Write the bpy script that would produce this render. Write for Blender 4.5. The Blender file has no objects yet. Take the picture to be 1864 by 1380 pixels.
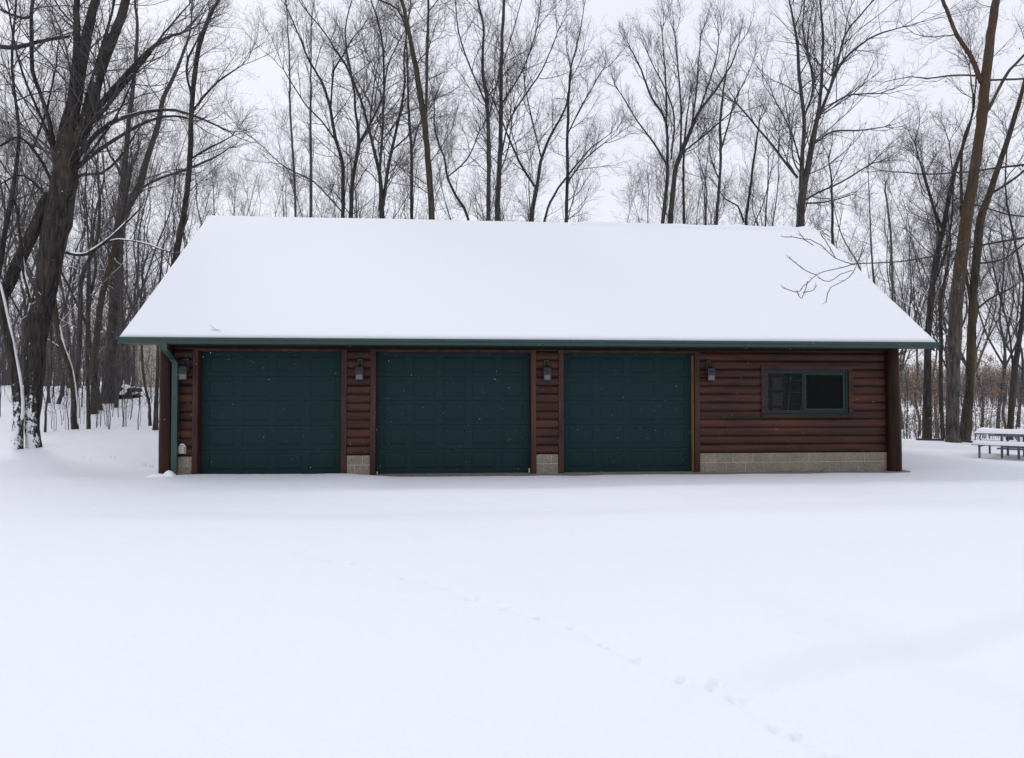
import bpy, math, random
import numpy as np
from math import pi, sin, cos, radians
random.seed(7)
RNG = np.random.default_rng(11)
scn = bpy.context.scene
COL = scn.collection

# ------------------------------------------------------------------ camera
F = 1316.47; YAW = 0.081; PITCH = 0.0262; CX, CY, CZ = 0.0, -14.588, 1.524
cam_d = bpy.data.cameras.new('camera'); cam = bpy.data.objects.new('camera', cam_d)
COL.objects.link(cam); scn.camera = cam
cam.location = (CX, CY, CZ); cam.rotation_euler = (pi/2 + PITCH, 0, -YAW)
cam_d.sensor_width = 36; cam_d.lens = F/1864*36; cam_d.clip_end = 3000; cam_d.clip_start = 0.05

def ray(x, y):
    u = (x-932)/F; w = -(y-690)/F
    yy = cos(PITCH) - sin(PITCH)*w; zz = sin(PITCH) + cos(PITCH)*w
    return np.array([cos(YAW)*u + sin(YAW)*yy, -sin(YAW)*u + cos(YAW)*yy, zz])
def at(x, y, Y):
    """survey helper: where a sight line meets the upright plane at distance Y"""
    d = ray(x, y); t = (Y-CY)/d[1]
    return np.array([CX, CY, CZ]) + d*t
def at_z(x, y, z):
    d = ray(x, y); t = (z-CZ)/d[2]
    return np.array([CX, CY, CZ]) + d*t
def depth(P):
    return sin(YAW)*(P[0]-CX) + cos(YAW)*(P[1]-CY)

# ------------------------------------------------------------------ helpers
def tag(o, label=None, cat=None, group=None, kind=None):
    if label: o['label'] = label
    if cat: o['category'] = cat
    if group: o['group'] = group
    if kind: o['kind'] = kind
    return o
def empty(name, loc=(0, 0, 0)):
    o = bpy.data.objects.new(name, None); COL.objects.link(o); o.location = tuple(loc)
    o.empty_display_size = .2
    return o
def link(name, me, mat, parent=None):
    if mat is not None: me.materials.append(mat)
    o = bpy.data.objects.new(name, me); COL.objects.link(o)
    if parent is not None:
        o.parent = parent
        p = parent; off = np.zeros(3)
        while p is not None:
            off += np.array(p.location); p = p.parent
        o.location = tuple(-off)          # meshes are written in world coordinates
    return o
def quadmesh(name, V, Q, smooth=True):
    me = bpy.data.meshes.new(name)
    V = np.ascontiguousarray(V, dtype=np.float32); Q = np.ascontiguousarray(Q, dtype=np.int32)
    me.vertices.add(len(V)); me.vertices.foreach_set('co', V.ravel())
    me.loops.add(Q.size); me.loops.foreach_set('vertex_index', Q.ravel())
    me.polygons.add(len(Q)); me.polygons.foreach_set('loop_start', np.arange(len(Q), dtype=np.int32)*Q.shape[1])
    me.update(calc_edges=True)
    if smooth: me.polygons.foreach_set('use_smooth', np.ones(len(Q), dtype=bool))
    return me
class MB:
    def __init__(s): s.v = []; s.f = []; s.sm = []
    def add(s, vs, fs, sm=False):
        n = len(s.v); s.v += [tuple(map(float, p)) for p in vs]
        s.f += [tuple(i+n for i in f) for f in fs]; s.sm += [sm]*len(fs); return s
    def box(s, x0, x1, y0, y1, z0, z1, b=0.0):
        if b <= 0:
            vs = [(x, y, z) for z in (z0, z1) for y in (y0, y1) for x in (x0, x1)]
            return s.add(vs, [(0, 2, 3, 1), (4, 5, 7, 6), (0, 1, 5, 4), (2, 6, 7, 3), (0, 4, 6, 2), (1, 3, 7, 5)])
        # chamfered box
        X = (x0, x1); Y = (y0, y1); Z = (z0, z1); vs = []; idx = {}
        for i in (0, 1):
            for j in (0, 1):
                for k in (0, 1):
                    sx = b if i == 0 else -b; sy = b if j == 0 else -b; sz = b if k == 0 else -b
                    idx[i, j, k, 0] = len(vs); vs.append((X[i], Y[j]+sy, Z[k]+sz))
                    idx[i, j, k, 1] = len(vs); vs.append((X[i]+sx, Y[j], Z[k]+sz))
                    idx[i, j, k, 2] = len(vs); vs.append((X[i]+sx, Y[j]+sy, Z[k]))
        fs = []
        for i in (0, 1):
            a = [idx[i, 0, 0, 0], idx[i, 1, 0, 0], idx[i, 1, 1, 0], idx[i, 0, 1, 0]]; fs.append(a if i else a[::-1])
            a = [idx[0, i, 0, 1], idx[1, i, 0, 1], idx[1, i, 1, 1], idx[0, i, 1, 1]]; fs.append(a[::-1] if i else a)
            a = [idx[0, 0, i, 2], idx[1, 0, i, 2], idx[1, 1, i, 2], idx[0, 1, i, 2]]; fs.append(a if i else a[::-1])
        for j in (0, 1):
            for k in (0, 1):
                fs.append([idx[0, j, k, 1], idx[1, j, k, 1], idx[1, j, k, 2], idx[0, j, k, 2]])
                fs.append([idx[j, 0, k, 0], idx[j, 1, k, 0], idx[j, 1, k, 2], idx[j, 0, k, 2]])
                fs.append([idx[j, k, 0, 0], idx[j, k, 1, 0], idx[j, k, 1, 1], idx[j, k, 0, 1]])
        for i in (0, 1):
            for j in (0, 1):
                for k in (0, 1): fs.append([idx[i, j, k, 0], idx[i, j, k, 1], idx[i, j, k, 2]])
        return s.add(vs, fs)
    def prism(s, poly, ax, a0, a1, sm=False):
        """poly: 2-D outline; extruded along axis ax from a0 to a1"""
        n = len(poly)
        def P(p, a):
            q = list(p); q.insert(ax, a); return q
        vs = [P(p, a0) for p in poly] + [P(p, a1) for p in poly]
        fs = [(i, (i+1) % n, n+(i+1) % n, n+i) for i in range(n)]
        s.add(vs, fs, sm); m = len(s.v)-2*n
        s.f += [tuple(m+i for i in range(n))[::-1], tuple(m+n+i for i in range(n))]; s.sm += [False, False]
        return s
    def lathe(s, c, prof, n=16, sm=True, rot=0):
        vs = []; fs = []
        for r, z in prof:
            for k in range(n):
                a = 2*pi*k/n+rot; vs.append((c[0]+r*cos(a), c[1]+r*sin(a), c[2]+z))
        for j in range(len(prof)-1):
            for k in range(n): fs.append((j*n+k, j*n+(k+1) % n, (j+1)*n+(k+1) % n, (j+1)*n+k))
        s.add(vs, fs, sm)
        m = len(s.v)-n*len(prof)
        s.f += [tuple(m+i for i in range(n))[::-1], tuple(m+n*(len(prof)-1)+i for i in range(n))]; s.sm += [False]*2
        return s
    def tube(s, pts, r, n=8):
        P = np.array([pts], float); R = np.broadcast_to(np.array(r, float), (1, len(pts)))
        V, Q = tubes(P, R, n); s.add(V, [tuple(q) for q in Q], True)
        m = len(s.v)-len(V); k = len(pts)
        s.f += [tuple(m+i for i in range(n))[::-1], tuple(m+(k-1)*n+i for i in range(n))]; s.sm += [False]*2
        return s
    def build(s, name, mat, parent=None, fix=True):
        me = bpy.data.meshes.new(name); me.from_pydata(s.v, [], s.f)
        me.polygons.foreach_set('use_smooth', s.sm)
        if fix:
            import bmesh
            bm = bmesh.new(); bm.from_mesh(me); bmesh.ops.recalc_face_normals(bm, faces=bm.faces); bm.to_mesh(me); bm.free()
        return link(name, me, mat, parent)

def norm(a): return a/np.maximum(np.linalg.norm(a, axis=-1, keepdims=True), 1e-9)
def tubes(P, R, S):
    """P (N,M,3) polylines, R (N,M) radii -> verts, quads"""
    N, M, _ = P.shape
    T = np.empty_like(P); T[:, 1:-1] = P[:, 2:]-P[:, :-2] if M > 2 else 0
    T[:, 0] = P[:, 1]-P[:, 0]; T[:, -1] = P[:, -1]-P[:, -2]; T = norm(T)
    ref = np.where(np.abs(T[:, 0, 2:3]) < .8, np.array([[0., 0, 1]]), np.array([[1., 0, 0]]))
    U = norm(np.cross(T[:, 0], ref)); us = []
    for i in range(M):
        U = norm(U-(U*T[:, i]).sum(-1, keepdims=True)*T[:, i]); us.append(U)
    U = np.stack(us, 1); W = np.cross(T, U)
    a = np.arange(S)*2*pi/S
    V = P[:, :, None]+R[:, :, None, None]*(U[:, :, None]*np.cos(a)[None, None, :, None]+W[:, :, None]*np.sin(a)[None, None, :, None])
    base = (np.arange(N)*M*S)[:, None, None]; j = (np.arange(M-1)*S)[None, :, None]; k = np.arange(S)[None, None, :]
    k2 = (k+1) % S
    Q = np.stack([base+j+k, base+j+k2, base+j+S+k2, base+j+S+k], -1).reshape(-1, 4)
    return V.reshape(-1, 3), Q
def merge(parts):
    Vs = []; Qs = []; n = 0
    for V, Q in parts: Vs.append(V); Qs.append(Q+n); n += len(V)
    return np.concatenate(Vs), np.concatenate(Qs)

# ------------------------------------------------------------------ noise (for geometry)
def vnoise(x, y, seed=0):
    x = np.asarray(x, float); y = np.asarray(y, float)
    xi = np.floor(x).astype(np.int64); yi = np.floor(y).astype(np.int64); fx = x-xi; fy = y-yi
    fx = fx*fx*(3-2*fx); fy = fy*fy*(3-2*fy)
    def h(a, b):
        n = (a*374761393+b*668265263+seed*974711) & 0x7fffffff
        n = ((n ^ (n >> 13))*1274126177) & 0x7fffffff
        return ((n ^ (n >> 16)) & 0xffff)/65535.
    return (h(xi, yi)*(1-fx)+h(xi+1, yi)*fx)*(1-fy)+(h(xi, yi+1)*(1-fx)+h(xi+1, yi+1)*fx)*fy-.5
def sstep(x, a, b):
    t = np.clip((x-a)/(b-a), 0, 1); return t*t*(3-2*t)

# ------------------------------------------------------------------ materials
def new_mat(name):
    m = bpy.data.materials.new(name); m.use_nodes = True; nt = m.node_tree
    b = nt.nodes['Principled BSDF']; return m, nt, b
def N(nt, t, **kw):
    n = nt.nodes.new(t)
    for k, v in kw.items():
        if k in n.inputs: n.inputs[k].default_value = v
        else: setattr(n, k, v)
    return n
def coords(nt, scale, out='Object'):
    tc = N(nt, 'ShaderNodeTexCoord'); mp = N(nt, 'ShaderNodeMapping'); mp.inputs['Scale'].default_value = scale
    nt.links.new(tc.outputs[out], mp.inputs['Vector']); return mp
def ramp(nt, fac, stops):
    r = N(nt, 'ShaderNodeValToRGB'); e = r.color_ramp.elements
    while len(e) < len(stops): e.new(.5)
    for i, (p, c) in enumerate(stops): e[i].position = p; e[i].color = (*c, 1) if len(c) == 3 else c
    nt.links.new(fac, r.inputs['Fac']); return r
def mixc(nt, fac, a, b, mode='MIX'):
    m = N(nt, 'ShaderNodeMix'); m.data_type = 'RGBA'; m.blend_type = mode
    for s, v in ((0, fac), (6, a), (7, b)):
        if isinstance(v, (int, float)): m.inputs[s].default_value = v
        elif isinstance(v, tuple): m.inputs[s].default_value = (*v, 1)
        else: nt.links.new(v, m.inputs[s])
    return m.outputs[2]
def bump(nt, b, h, strength, dist):
    bp = N(nt, 'ShaderNodeBump', Strength=strength, Distance=dist); nt.links.new(h, bp.inputs['Height'])
    nt.links.new(bp.outputs['Normal'], b.inputs['Normal'])
def simple(name, col, rough=.6, var=.15, scale=12, bs=.2, bd=.003, spec=.5, metal=0):
    m, nt, b = new_mat(name)
    n = N(nt, 'ShaderNodeTexNoise', Scale=scale, Detail=5.0); mp = coords(nt, (1, 1, 1)); nt.links.new(mp.outputs[0], n.inputs['Vector'])
    r = ramp(nt, n.outputs['Fac'], [(.3, tuple(c*(1-var) for c in col)), (.7, tuple(min(1, c*(1+var)) for c in col))])
    nt.links.new(r.outputs[0], b.inputs['Base Color']); b.inputs['Roughness'].default_value = rough
    b.inputs['Specular IOR Level'].default_value = spec; b.inputs['Metallic'].default_value = metal
    if bs: bump(nt, b, n.outputs['Fac'], bs, bd)
    return m

def snow_mat(name, fine=1.0, col=(.835, .845, .882)):
    m, nt, b = new_mat(name)
    b.inputs['Base Color'].default_value = (*col, 1); b.inputs['Roughness'].default_value = .75
    b.inputs['Specular IOR Level'].default_value = .25
    mp = coords(nt, (1, 1, 1))
    n1 = N(nt, 'ShaderNodeTexNoise', Scale=60.0, Detail=4.0); n2 = N(nt, 'ShaderNodeTexNoise', Scale=4.0, Detail=4.0)
    nt.links.new(mp.outputs[0], n1.inputs['Vector']); nt.links.new(mp.outputs[0], n2.inputs['Vector'])
    ad = N(nt, 'ShaderNodeMath', operation='MULTIPLY_ADD'); ad.inputs[1].default_value = .12
    nt.links.new(n1.outputs['Fac'], ad.inputs[0]); nt.links.new(n2.outputs['Fac'], ad.inputs[2])
    bump(nt, b, ad.outputs[0], .5*fine, .035)
    return m
M_SNOW = snow_mat('snow'); M_SNOWCAP = snow_mat('snow_cap', .4, (.885, .892, .922))

def bark_mat(name, c0, c1, lichen=None, lich=.0, sc=1.0, snow=0.0, hz=None):
    m, nt, b = new_mat(name)
    mp = coords(nt, (16*sc, 16*sc, 2.6*sc)); n1 = N(nt, 'ShaderNodeTexNoise', Scale=1.0, Detail=6.0, Roughness=.62)
    nt.links.new(mp.outputs[0], n1.inputs['Vector'])
    r = ramp(nt, n1.outputs['Fac'], [(.38, c0), (.66, c1)]); col = r.outputs[0]
    if lichen:
        mp2 = coords(nt, (1.6, 1.6, .9)); n2 = N(nt, 'ShaderNodeTexNoise', Scale=1.0, Detail=5.0, Roughness=.65)
        nt.links.new(mp2.outputs[0], n2.inputs['Vector'])
        rr = ramp(nt, n2.outputs['Fac'], [(.55-.3*lich, (0, 0, 0)), (.72-.3*lich, (.8, .8, .8))])
        fac = rr.outputs[0]
        if hz:
            gp_ = N(nt, 'ShaderNodeNewGeometry'); sz = N(nt, 'ShaderNodeSeparateXYZ'); nt.links.new(gp_.outputs['Position'], sz.inputs[0])
            mr_ = N(nt, 'ShaderNodeMapRange'); mr_.inputs[1].default_value = hz[0]; mr_.inputs[2].default_value = hz[1]; nt.links.new(sz.outputs['Z'], mr_.inputs[0])
            mm = N(nt, 'ShaderNodeMath', operation='MULTIPLY'); nt.links.new(fac, mm.inputs[0]); nt.links.new(mr_.outputs[0], mm.inputs[1]); fac = mm.outputs[0]
        col = mixc(nt, fac, col, lichen)
    if snow:
        geo = N(nt, 'ShaderNodeNewGeometry'); sx = N(nt, 'ShaderNodeSeparateXYZ'); nt.links.new(geo.outputs['Normal'], sx.inputs[0])
        sp = N(nt, 'ShaderNodeSeparateXYZ'); nt.links.new(geo.outputs['Position'], sp.inputs[0])
        n3 = N(nt, 'ShaderNodeTexNoise', Scale=7.0, Detail=6.0, Roughness=.7)
        mp3 = coords(nt, (1.4, 1.4, .8)); nt.links.new(mp3.outputs[0], n3.inputs['Vector'])
        hg = ramp(nt, sp.outputs['Z'], [(0, (1, 1, 1)), (1, (0, 0, 0))])
        mr = N(nt, 'ShaderNodeMapRange'); mr.inputs[1].default_value = .2; mr.inputs[2].default_value = 2.4; mr.inputs[3].default_value = snow; mr.inputs[4].default_value = 0.
        nt.links.new(sp.outputs['Z'], mr.inputs[0])
        a = N(nt, 'ShaderNodeMath', operation='ADD'); nt.links.new(mr.outputs[0], a.inputs[0]); nt.links.new(n3.outputs['Fac'], a.inputs[1])
        # wind packed snow sticks to the side the storm came from
        a2 = N(nt, 'ShaderNodeMath', operation='MULTIPLY_ADD'); a2.inputs[1].default_value = -.16
        nt.links.new(sx.outputs['Y'], a2.inputs[0]); nt.links.new(a.outputs[0], a2.inputs[2])
        a3 = N(nt, 'ShaderNodeMath', operation='MULTIPLY_ADD'); a3.inputs[1].default_value = -.04
        nt.links.new(sx.outputs['X'], a3.inputs[0]); nt.links.new(a2.outputs[0], a3.inputs[2])
        rs = ramp(nt, a3.outputs[0], [(.80, (0, 0, 0)), (.86, (1, 1, 1))])
        nt.nodes.remove(hg)
        col = mixc(nt, rs.outputs[0], col, (.88, .89, .92))
    nt.links.new(col, b.inputs['Base Color']); b.inputs['Roughness'].default_value = .9; b.inputs['Specular IOR Level'].default_value = .2
    bump(nt, b, n1.outputs['Fac'], 1.0, .03)
    return m
M_BARK_DARK = bark_mat('bark_dark', (.019, .016, .015), (.068, .059, .053), (.078, .058, .036), .05, 1, .28)
M_BARK_DARKU = bark_mat('bark_dark_plain', (.024, .021, .020), (.072, .063, .057), (.075, .052, .032), .12)
M_BARK_GREY = bark_mat('bark_grey', (.034, .030, .029), (.100, .089, .082), (.10, .078, .048), .05)
M_BARK_RUST = bark_mat('bark_rust', (.028, .024, .021), (.085, .072, .061), (.088, .055, .026), .35)
M_BARK_BUTT = bark_mat('bark_grey_butt', (.036, .032, .030), (.125, .112, .102), (.080, .046, .022), .6, 1, 0, (2.5, 6.5))
M_BARK_PALE = bark_mat('bark_pale', (.07, .064, .06), (.16, .148, .138))
M_TWIG = simple('twig_bark', (.088, .080, .083), .85, .25, 3, 0, spec=.2)
M_TWIG_RED = simple('twig_bark_reddish', (.098, .078, .075), .85, .25, 3, 0, spec=.2)
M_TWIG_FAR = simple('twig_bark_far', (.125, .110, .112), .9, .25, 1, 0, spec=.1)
M_TWIG_BG = simple('twig_bark_hazed', (.125, .116, .120), .85, .25, 3, 0, spec=.2)  # paler twig copy for the woods behind, distance haze put into its colour
M_BARK_BG = bark_mat('bark_hazed', (.045, .040, .039), (.125, .113, .108))  # trunks of those woods lightened too, haze painted into the bark tone
M_LEAF = simple('dead_leaf', (.30, .185, .11), .8, .45, 9, 0, spec=.2)

# ------------------------------------------------------------------ world and sun
w = bpy.data.worlds.new('World'); scn.world = w; w.use_nodes = True; nt = w.node_tree
bg = nt.nodes['Background']; bg.inputs['Strength'].default_value = .1
sky = N(nt, 'ShaderNodeTexSky'); sky.sky_type = 'NISHITA'; sky.sun_disc = False
SUN_EL, SUN_AZ = radians(48), radians(325)
sky.sun_elevation = SUN_EL; sky.sun_rotation = SUN_AZ; sky.dust_density = 6; sky.air_density = 1
tc = N(nt, 'ShaderNodeTexCoord'); mp = N(nt, 'ShaderNodeMapping'); mp.inputs['Scale'].default_value = (1, 1, 2.5)
nt.links.new(tc.outputs['Generated'], mp.inputs['Vector'])
cn = N(nt, 'ShaderNodeTexNoise', Scale=1.6, Detail=5.0, Roughness=.5); nt.links.new(mp.outputs[0], cn.inputs['Vector'])
cr = ramp(nt, cn.outputs['Fac'], [(.3, (.86, .885, .985)), (.7, (.915, .938, 1.03))])
sc_ = N(nt, 'ShaderNodeVectorMath', operation='SCALE'); sc_.inputs['Scale'].default_value = 10.0
nt.links.new(cr.outputs[0], sc_.inputs[0])
nt.links.new(mixc(nt, .95, sky.outputs[0], sc_.outputs[0]), bg.inputs['Color'])
sd = bpy.data.lights.new('sun', 'SUN'); sd.energy = .8; sd.angle = radians(11); sd.color = (1, .985, .97)
so = bpy.data.objects.new('sun', sd); COL.objects.link(so)
# the sun stands beyond the garage to the left, veiled by cloud
so.rotation_euler = (radians(90)-SUN_EL, 0, radians(215)); so.location = (-5, -20, 30)

# ------------------------------------------------------------------ ground
LY = [-400, -.8, -.1, .9, 5.5, 13, 17, 22, 30, 60, 120, 260, 600, 3000]
LZ = [.03, .05, .02, -.10, .22, .62, 1.25, 1.95, 2.15, 2.5, 4, 9, 14, 14]
RY = [-400, -1, 0, 2, 8.0, 9.3, 10.5, 16, 60, 120, 200, 600, 3000]
RZ = [.03, .03, .02, .03, .08, .03, -.35, -.9, -.9, .1, 5, 14, 14]
TRACK = [(45, 868, .6), (80, 893, .6), (150, 918, .7), (210, 932, .7), (290, 945, .8), (345, 956, .8), (405, 970, .8), (455, 985, .9), (505, 997, .9), (548, 1010, .9),
         (600, 1025, .9), (640, 1030, 1), (688, 1040, .9), (735, 1054, .9), (768, 1060, 1.1), (815, 1072, .9), (858, 1090, 1.2), (922, 1107, 1.2),
         (982, 1126, 1.2), (1045, 1145, 1.2), (1098, 1178, 1.2), (1163, 1212, 1.2), (1230, 1250, 1.2), (1300, 1260, 1.5), (1341, 1276, 1.6), (1418, 1325, 1.5), (1452, 1342, 1.3), (1530, 1378, 1.3)]
def ground(x, y, detail=True):
    x = np.asarray(x, float); y = np.asarray(y, float)
    wob = vnoise(x*.15, y*.0, 4)*3*sstep(y, 4, 12)
    L = np.interp(y+wob, LY, LZ); R = np.interp(y+wob*.15-.02*(x-9)*sstep(x, 9, 20), RY, RZ)
    t = sstep(x, -3, 8); z = L*(1-t)+R*t
    # gentle undulation
    far = sstep(y, 1, 8)
    z = z+vnoise(x*.25, y*.3, 1)*(.05+.25*far)+vnoise(x*.9, y*.9, 2)*(.022+.08*far)+vnoise(x*2.6, y*3.4, 6)*.006
    # ground keeps low near and under the building
    inside = sstep(x, -5.75, -5.6)*(1-sstep(x, 9.45, 9.7))*sstep(y, -.52, -.42)*(1-sstep(y, 8.6, 9))
    near = (1-sstep(np.abs(y+.5), .5, 3))*sstep(x, -6, -5)*(1-sstep(x, 9, 12))
    hi = np.where(x < -1.6, .045, .045-.04*sstep(x, -1.7, -1.0))
    z = z*(1-near)+near*(hi+vnoise(x*1.7, y*1.2, 3)*.018)
    low = np.where(x < -1.75, -.02, -.08)
    edge = -.46+vnoise(x*2.3, 0*x, 5)*.10+.36*(1-sstep(x, -2.1, -1.5))
    ins = sstep(y, edge-.04, edge+.03)*sstep(x, -5.75, -5.6)*(1-sstep(x, 9.35, 9.6))*(1-sstep(y, 8.6, 9))
    z = z*(1-ins)+low*ins
    # drive: soft filled-in wheel ridges running past the doors
    rg = 0
    for yc, wd, a, s in ((-5.6, .45, .035, 6), (-4.3, .5, -.04, 7), (-3.0, .6, .03, 8), (-6.9, .4, -.02, 9)):
        yy = y-yc-vnoise(x*.12, 0*x, s)*1.2
        rg = rg+1.7*a*np.exp(-(yy/wd)**2)*(.5+vnoise(x*.3, 0*x, s+3)+.3)*sstep(x, -7, -1)
    z = z+rg
    # broad soft swells at the right foreground
    d = -(x-1.5)*.35+(y+10.9)*.94+vnoise(x*.8, y*.8, 40)*.12
    z = z+.075*sstep(d, -.16, .16)*(1-sstep(d, .3, 2.6))*sstep(x, .2, 2.2)
    d3 = -(x+1.5)*.12+(y+7.6)*.99+vnoise(x*.5, y*.5, 41)*.4
    z = z+.030*sstep(d3, -.3, .3)*(1-sstep(d3, .4, 2.4))
    d2 = (x-3.4)*.8+(y+11.2)*.6
    z = z-.08*np.exp(-(d2/.45)**2)*sstep(x, 2.0, 3.2)*(1-sstep(y, -9.5, -8.5))
    if detail:
        rt = np.random.default_rng(3); pts = []
        for (px, py, s) in TRACK: pts.append((*at_z(px, py, .05)[:2], s))
        mask = (y < 0) & (y > -13.2) & (np.abs(x) < 8)
        xm = x[mask]; ym = y[mask]; dz = np.zeros_like(xm)
        for i, (tx, ty, s) in enumerate(pts):
            for k in range(2 if s > 1 else 3):
                s = min(s, 1.02); ox, oy = rt.normal(0, .022, 2); r = .017*s*(1+.4*rt.random())
                q = ((xm-tx-ox)**2+((ym-ty-oy)*.75)**2)/r**2
                dz -= .017*s*np.exp(-q**1.5)-.004*s*np.exp(-((np.sqrt(q)-1.6)/.5)**2)
        for (a, b) in zip(pts[:-1], pts[1:]):
            A = np.array(a[:2]); Bv = np.array(b[:2])-A; LL = np.dot(Bv, Bv)
            tt = np.clip(((xm-A[0])*Bv[0]+(ym-A[1])*Bv[1])/LL, 0, 1)
            dd = np.hypot(xm-A[0]-tt*Bv[0], ym-A[1]-tt*Bv[1])
            dz -= .0055*np.exp(-(dd/.035)**2)
        z = z.copy(); z[mask] += dz
    return z
def spaced(segs):
    out = []
    for a, b, st in segs: out.append(np.arange(a, b, st))
    return np.concatenate(out+[[segs[-1][1]]])
gx = spaced([(-3000, -200, 400), (-200, -60, 20), (-60, -20, 2), (-20, -8, .25), (-8, -5, .06), (-5, 0, .03), (0, 3.2, .018), (3.2, 5, .03), (5, 10, .06), (10, 20, .25), (20, 60, 2), (60, 200, 20), (200, 3000, 400)])
gy = spaced([(-400, -30, 40), (-30, -13.2, 1.2), (-13.2, -8, .02), (-8, -7, .03), (-7, -1, .05), (-1, 0.2, .025), (.2, 10, .2), (10, 24, .5), (24, 60, 2), (60, 240, 12), (240, 3000, 300)])
GX, GY = np.meshgrid(gx, gy); GZ = ground(GX, GY)
ny, nx = GX.shape; ii = (np.arange(ny-1)[:, None]*nx+np.arange(nx-1)[None, :]).ravel()
gm = quadmesh('snow_ground', np.stack([GX, GY, GZ], -1).reshape(-1, 3), np.stack([ii, ii+1, ii+1+nx, ii+nx], -1))
tag(link('snow_ground', gm, M_SNOW), kind='structure')
def gz(x, y): return float(ground(np.array([x]), np.array([y]), False)[0])

# ------------------------------------------------------------------ concrete slab
m, nt, b = new_mat('concrete'); mp = coords(nt, (1, 1, 1)); n1 = N(nt, 'ShaderNodeTexNoise', Scale=5.0, Detail=8.0, Roughness=.7); nt.links.new(mp.outputs[0], n1.inputs['Vector'])
r = ramp(nt, n1.outputs['Fac'], [(.3, (.13, .12, .105)), (.7, (.30, .285, .26))]); nt.links.new(r.outputs[0], b.inputs['Base Color']); b.inputs['Roughness'].default_value = .85
bump(nt, b, n1.outputs['Fac'], .3, .004); M_CONC = m
sl = MB(); out = [(-5.5, -.44), (9.1, -.46)]
for k in range(7):
    a = -pi/2+k*pi/12; out.append((9.1+.42*cos(a), -.04+.42*sin(a)))
out += [(9.52, 8.35), (-5.5, 8.35)]
sl.prism(out, 2, -.25, 0.0); tag(sl.build('concrete_slab', M_CONC), kind='structure')
rr = random.Random(5); lf = MB()
for k in range(150):
    x = rr.choice([rr.gauss(.2, .9), rr.gauss(3.6, .9), rr.uniform(-1.5, 5), rr.uniform(5, 9.3)]); y = rr.uniform(-.40, .08) if x < 5 else rr.uniform(-.1, -.01)
    if x > 9.3 or x < -1.5: continue
    s = rr.uniform(.012, .032); a = rr.uniform(0, 6.3); h = rr.uniform(.002, .022)
    c, q = cos(a)*s, sin(a)*s
    lf.add([(x-c, y-q, .003), (x+q*.6, y-c*.6, .004+h), (x+c, y+q, .006), (x-q*.6, y+c*.6, .003+h*.6)], [(0, 1, 2), (0, 2, 3)])
tag(lf.build('fallen_leaves', M_LEAF, fix=False), 'scattered brown dead leaves on the bare concrete strip along the garage doors', 'leaves', kind='stuff')

# ------------------------------------------------------------------ garage materials
def wood_mat(name, c0, c1, orange, rowh=.173, z0=.39, axis='X'):
    m, nt, b = new_mat(name)
    sc = (1.1, 14, 14) if axis == 'X' else (14, 14, 1.1)
    mp = coords(nt, sc); n1 = N(nt, 'ShaderNodeTexNoise', Scale=1.6, Detail=7.0, Roughness=.68); nt.links.new(mp.outputs[0], n1.inputs['Vector'])
    geo = N(nt, 'ShaderNodeTexCoord'); sx = N(nt, 'ShaderNodeSeparateXYZ'); nt.links.new(geo.outputs['Object'], sx.inputs[0])
    base = ramp(nt, n1.outputs['Fac'], [(.32, c0), (.66, c1)]).outputs[0]
    n2 = N(nt, 'ShaderNodeTexNoise', Scale=1.0, Detail=3.0); mp2 = coords(nt, (.8, .8, 5.5) if axis == 'X' else (5, 5, .7)); nt.links.new(mp2.outputs[0], n2.inputs['Vector'])
    r2 = ramp(nt, n2.outputs['Fac'], [(.42, (0, 0, 0)), (.68, (.8, .8, .8))])
    col = mixc(nt, r2.outputs[0], base, orange)
    if axis == 'X':
        f = N(nt, 'ShaderNodeMath', operation='SUBTRACT'); f.inputs[1].default_value = z0; nt.links.new(sx.outputs['Z'], f.inputs[0])
        d = N(nt, 'ShaderNodeMath', operation='DIVIDE'); d.inputs[1].default_value = rowh; nt.links.new(f.outputs[0], d.inputs[0])
        fl = N(nt, 'ShaderNodeMath', operation='FLOOR'); nt.links.new(d.outputs[0], fl.inputs[0])
        # boards come in lengths: shift the joint per row
        wn = N(nt, 'ShaderNodeTexWhiteNoise', noise_dimensions='1D'); nt.links.new(fl.outputs[0], wn.inputs['W'])
        v = ramp(nt, wn.outputs['Value'], [(0, (.62, .62, .62)), (1, (1.0, 1.0, 1.0))])
        col = mixc(nt, 1.0, col, v.outputs[0], 'MULTIPLY')
        # knots
        vo = N(nt, 'ShaderNodeTexVoronoi', Scale=1.0); mp4 = coords(nt, (2.2, 1, 5.8)); nt.links.new(mp4.outputs[0], vo.inputs['Vector'])
        kn = ramp(nt, vo.outputs['Distance'], [(.05, (1, 1, 1)), (.13, (0, 0, 0))])
        col = mixc(nt, kn.outputs[0], col, (.02, .010, .008))
    nt.links.new(col, b.inputs['Base Color']); b.inputs['Roughness'].default_value = .5; b.inputs['Specular IOR Level'].default_value = .32
    rr_ = ramp(nt, n1.outputs['Fac'], [(.3, (.62,)*3), (.7, (.42,)*3)]); nt.links.new(rr_.outputs[0], b.inputs['Roughness'])
    bump(nt, b, n1.outputs['Fac'], .35, .004)
    return m
M_LOG = wood_mat('log_siding_wood', (.019, .0064, .0050), (.056, .0172, .0122), (.100, .030, .0135))
M_TRIM = wood_mat('trim_wood', (.020, .0072, .0052), (.054, .0178, .0118), (.098, .034, .0135), axis='Z')
M_WTRIM = wood_mat('window_trim_wood', (.016, .0056, .0043), (.048, .015, .010), (.07, .023, .0115), axis='X')
M_POST = wood_mat('post_wood', (.010, .0045, .0038), (.034, .0115, .0088), (.046, .016, .0095), axis='Z')
M_POST.node_tree.nodes['Principled BSDF'].inputs['Specular IOR Level'].default_value = .15
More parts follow.
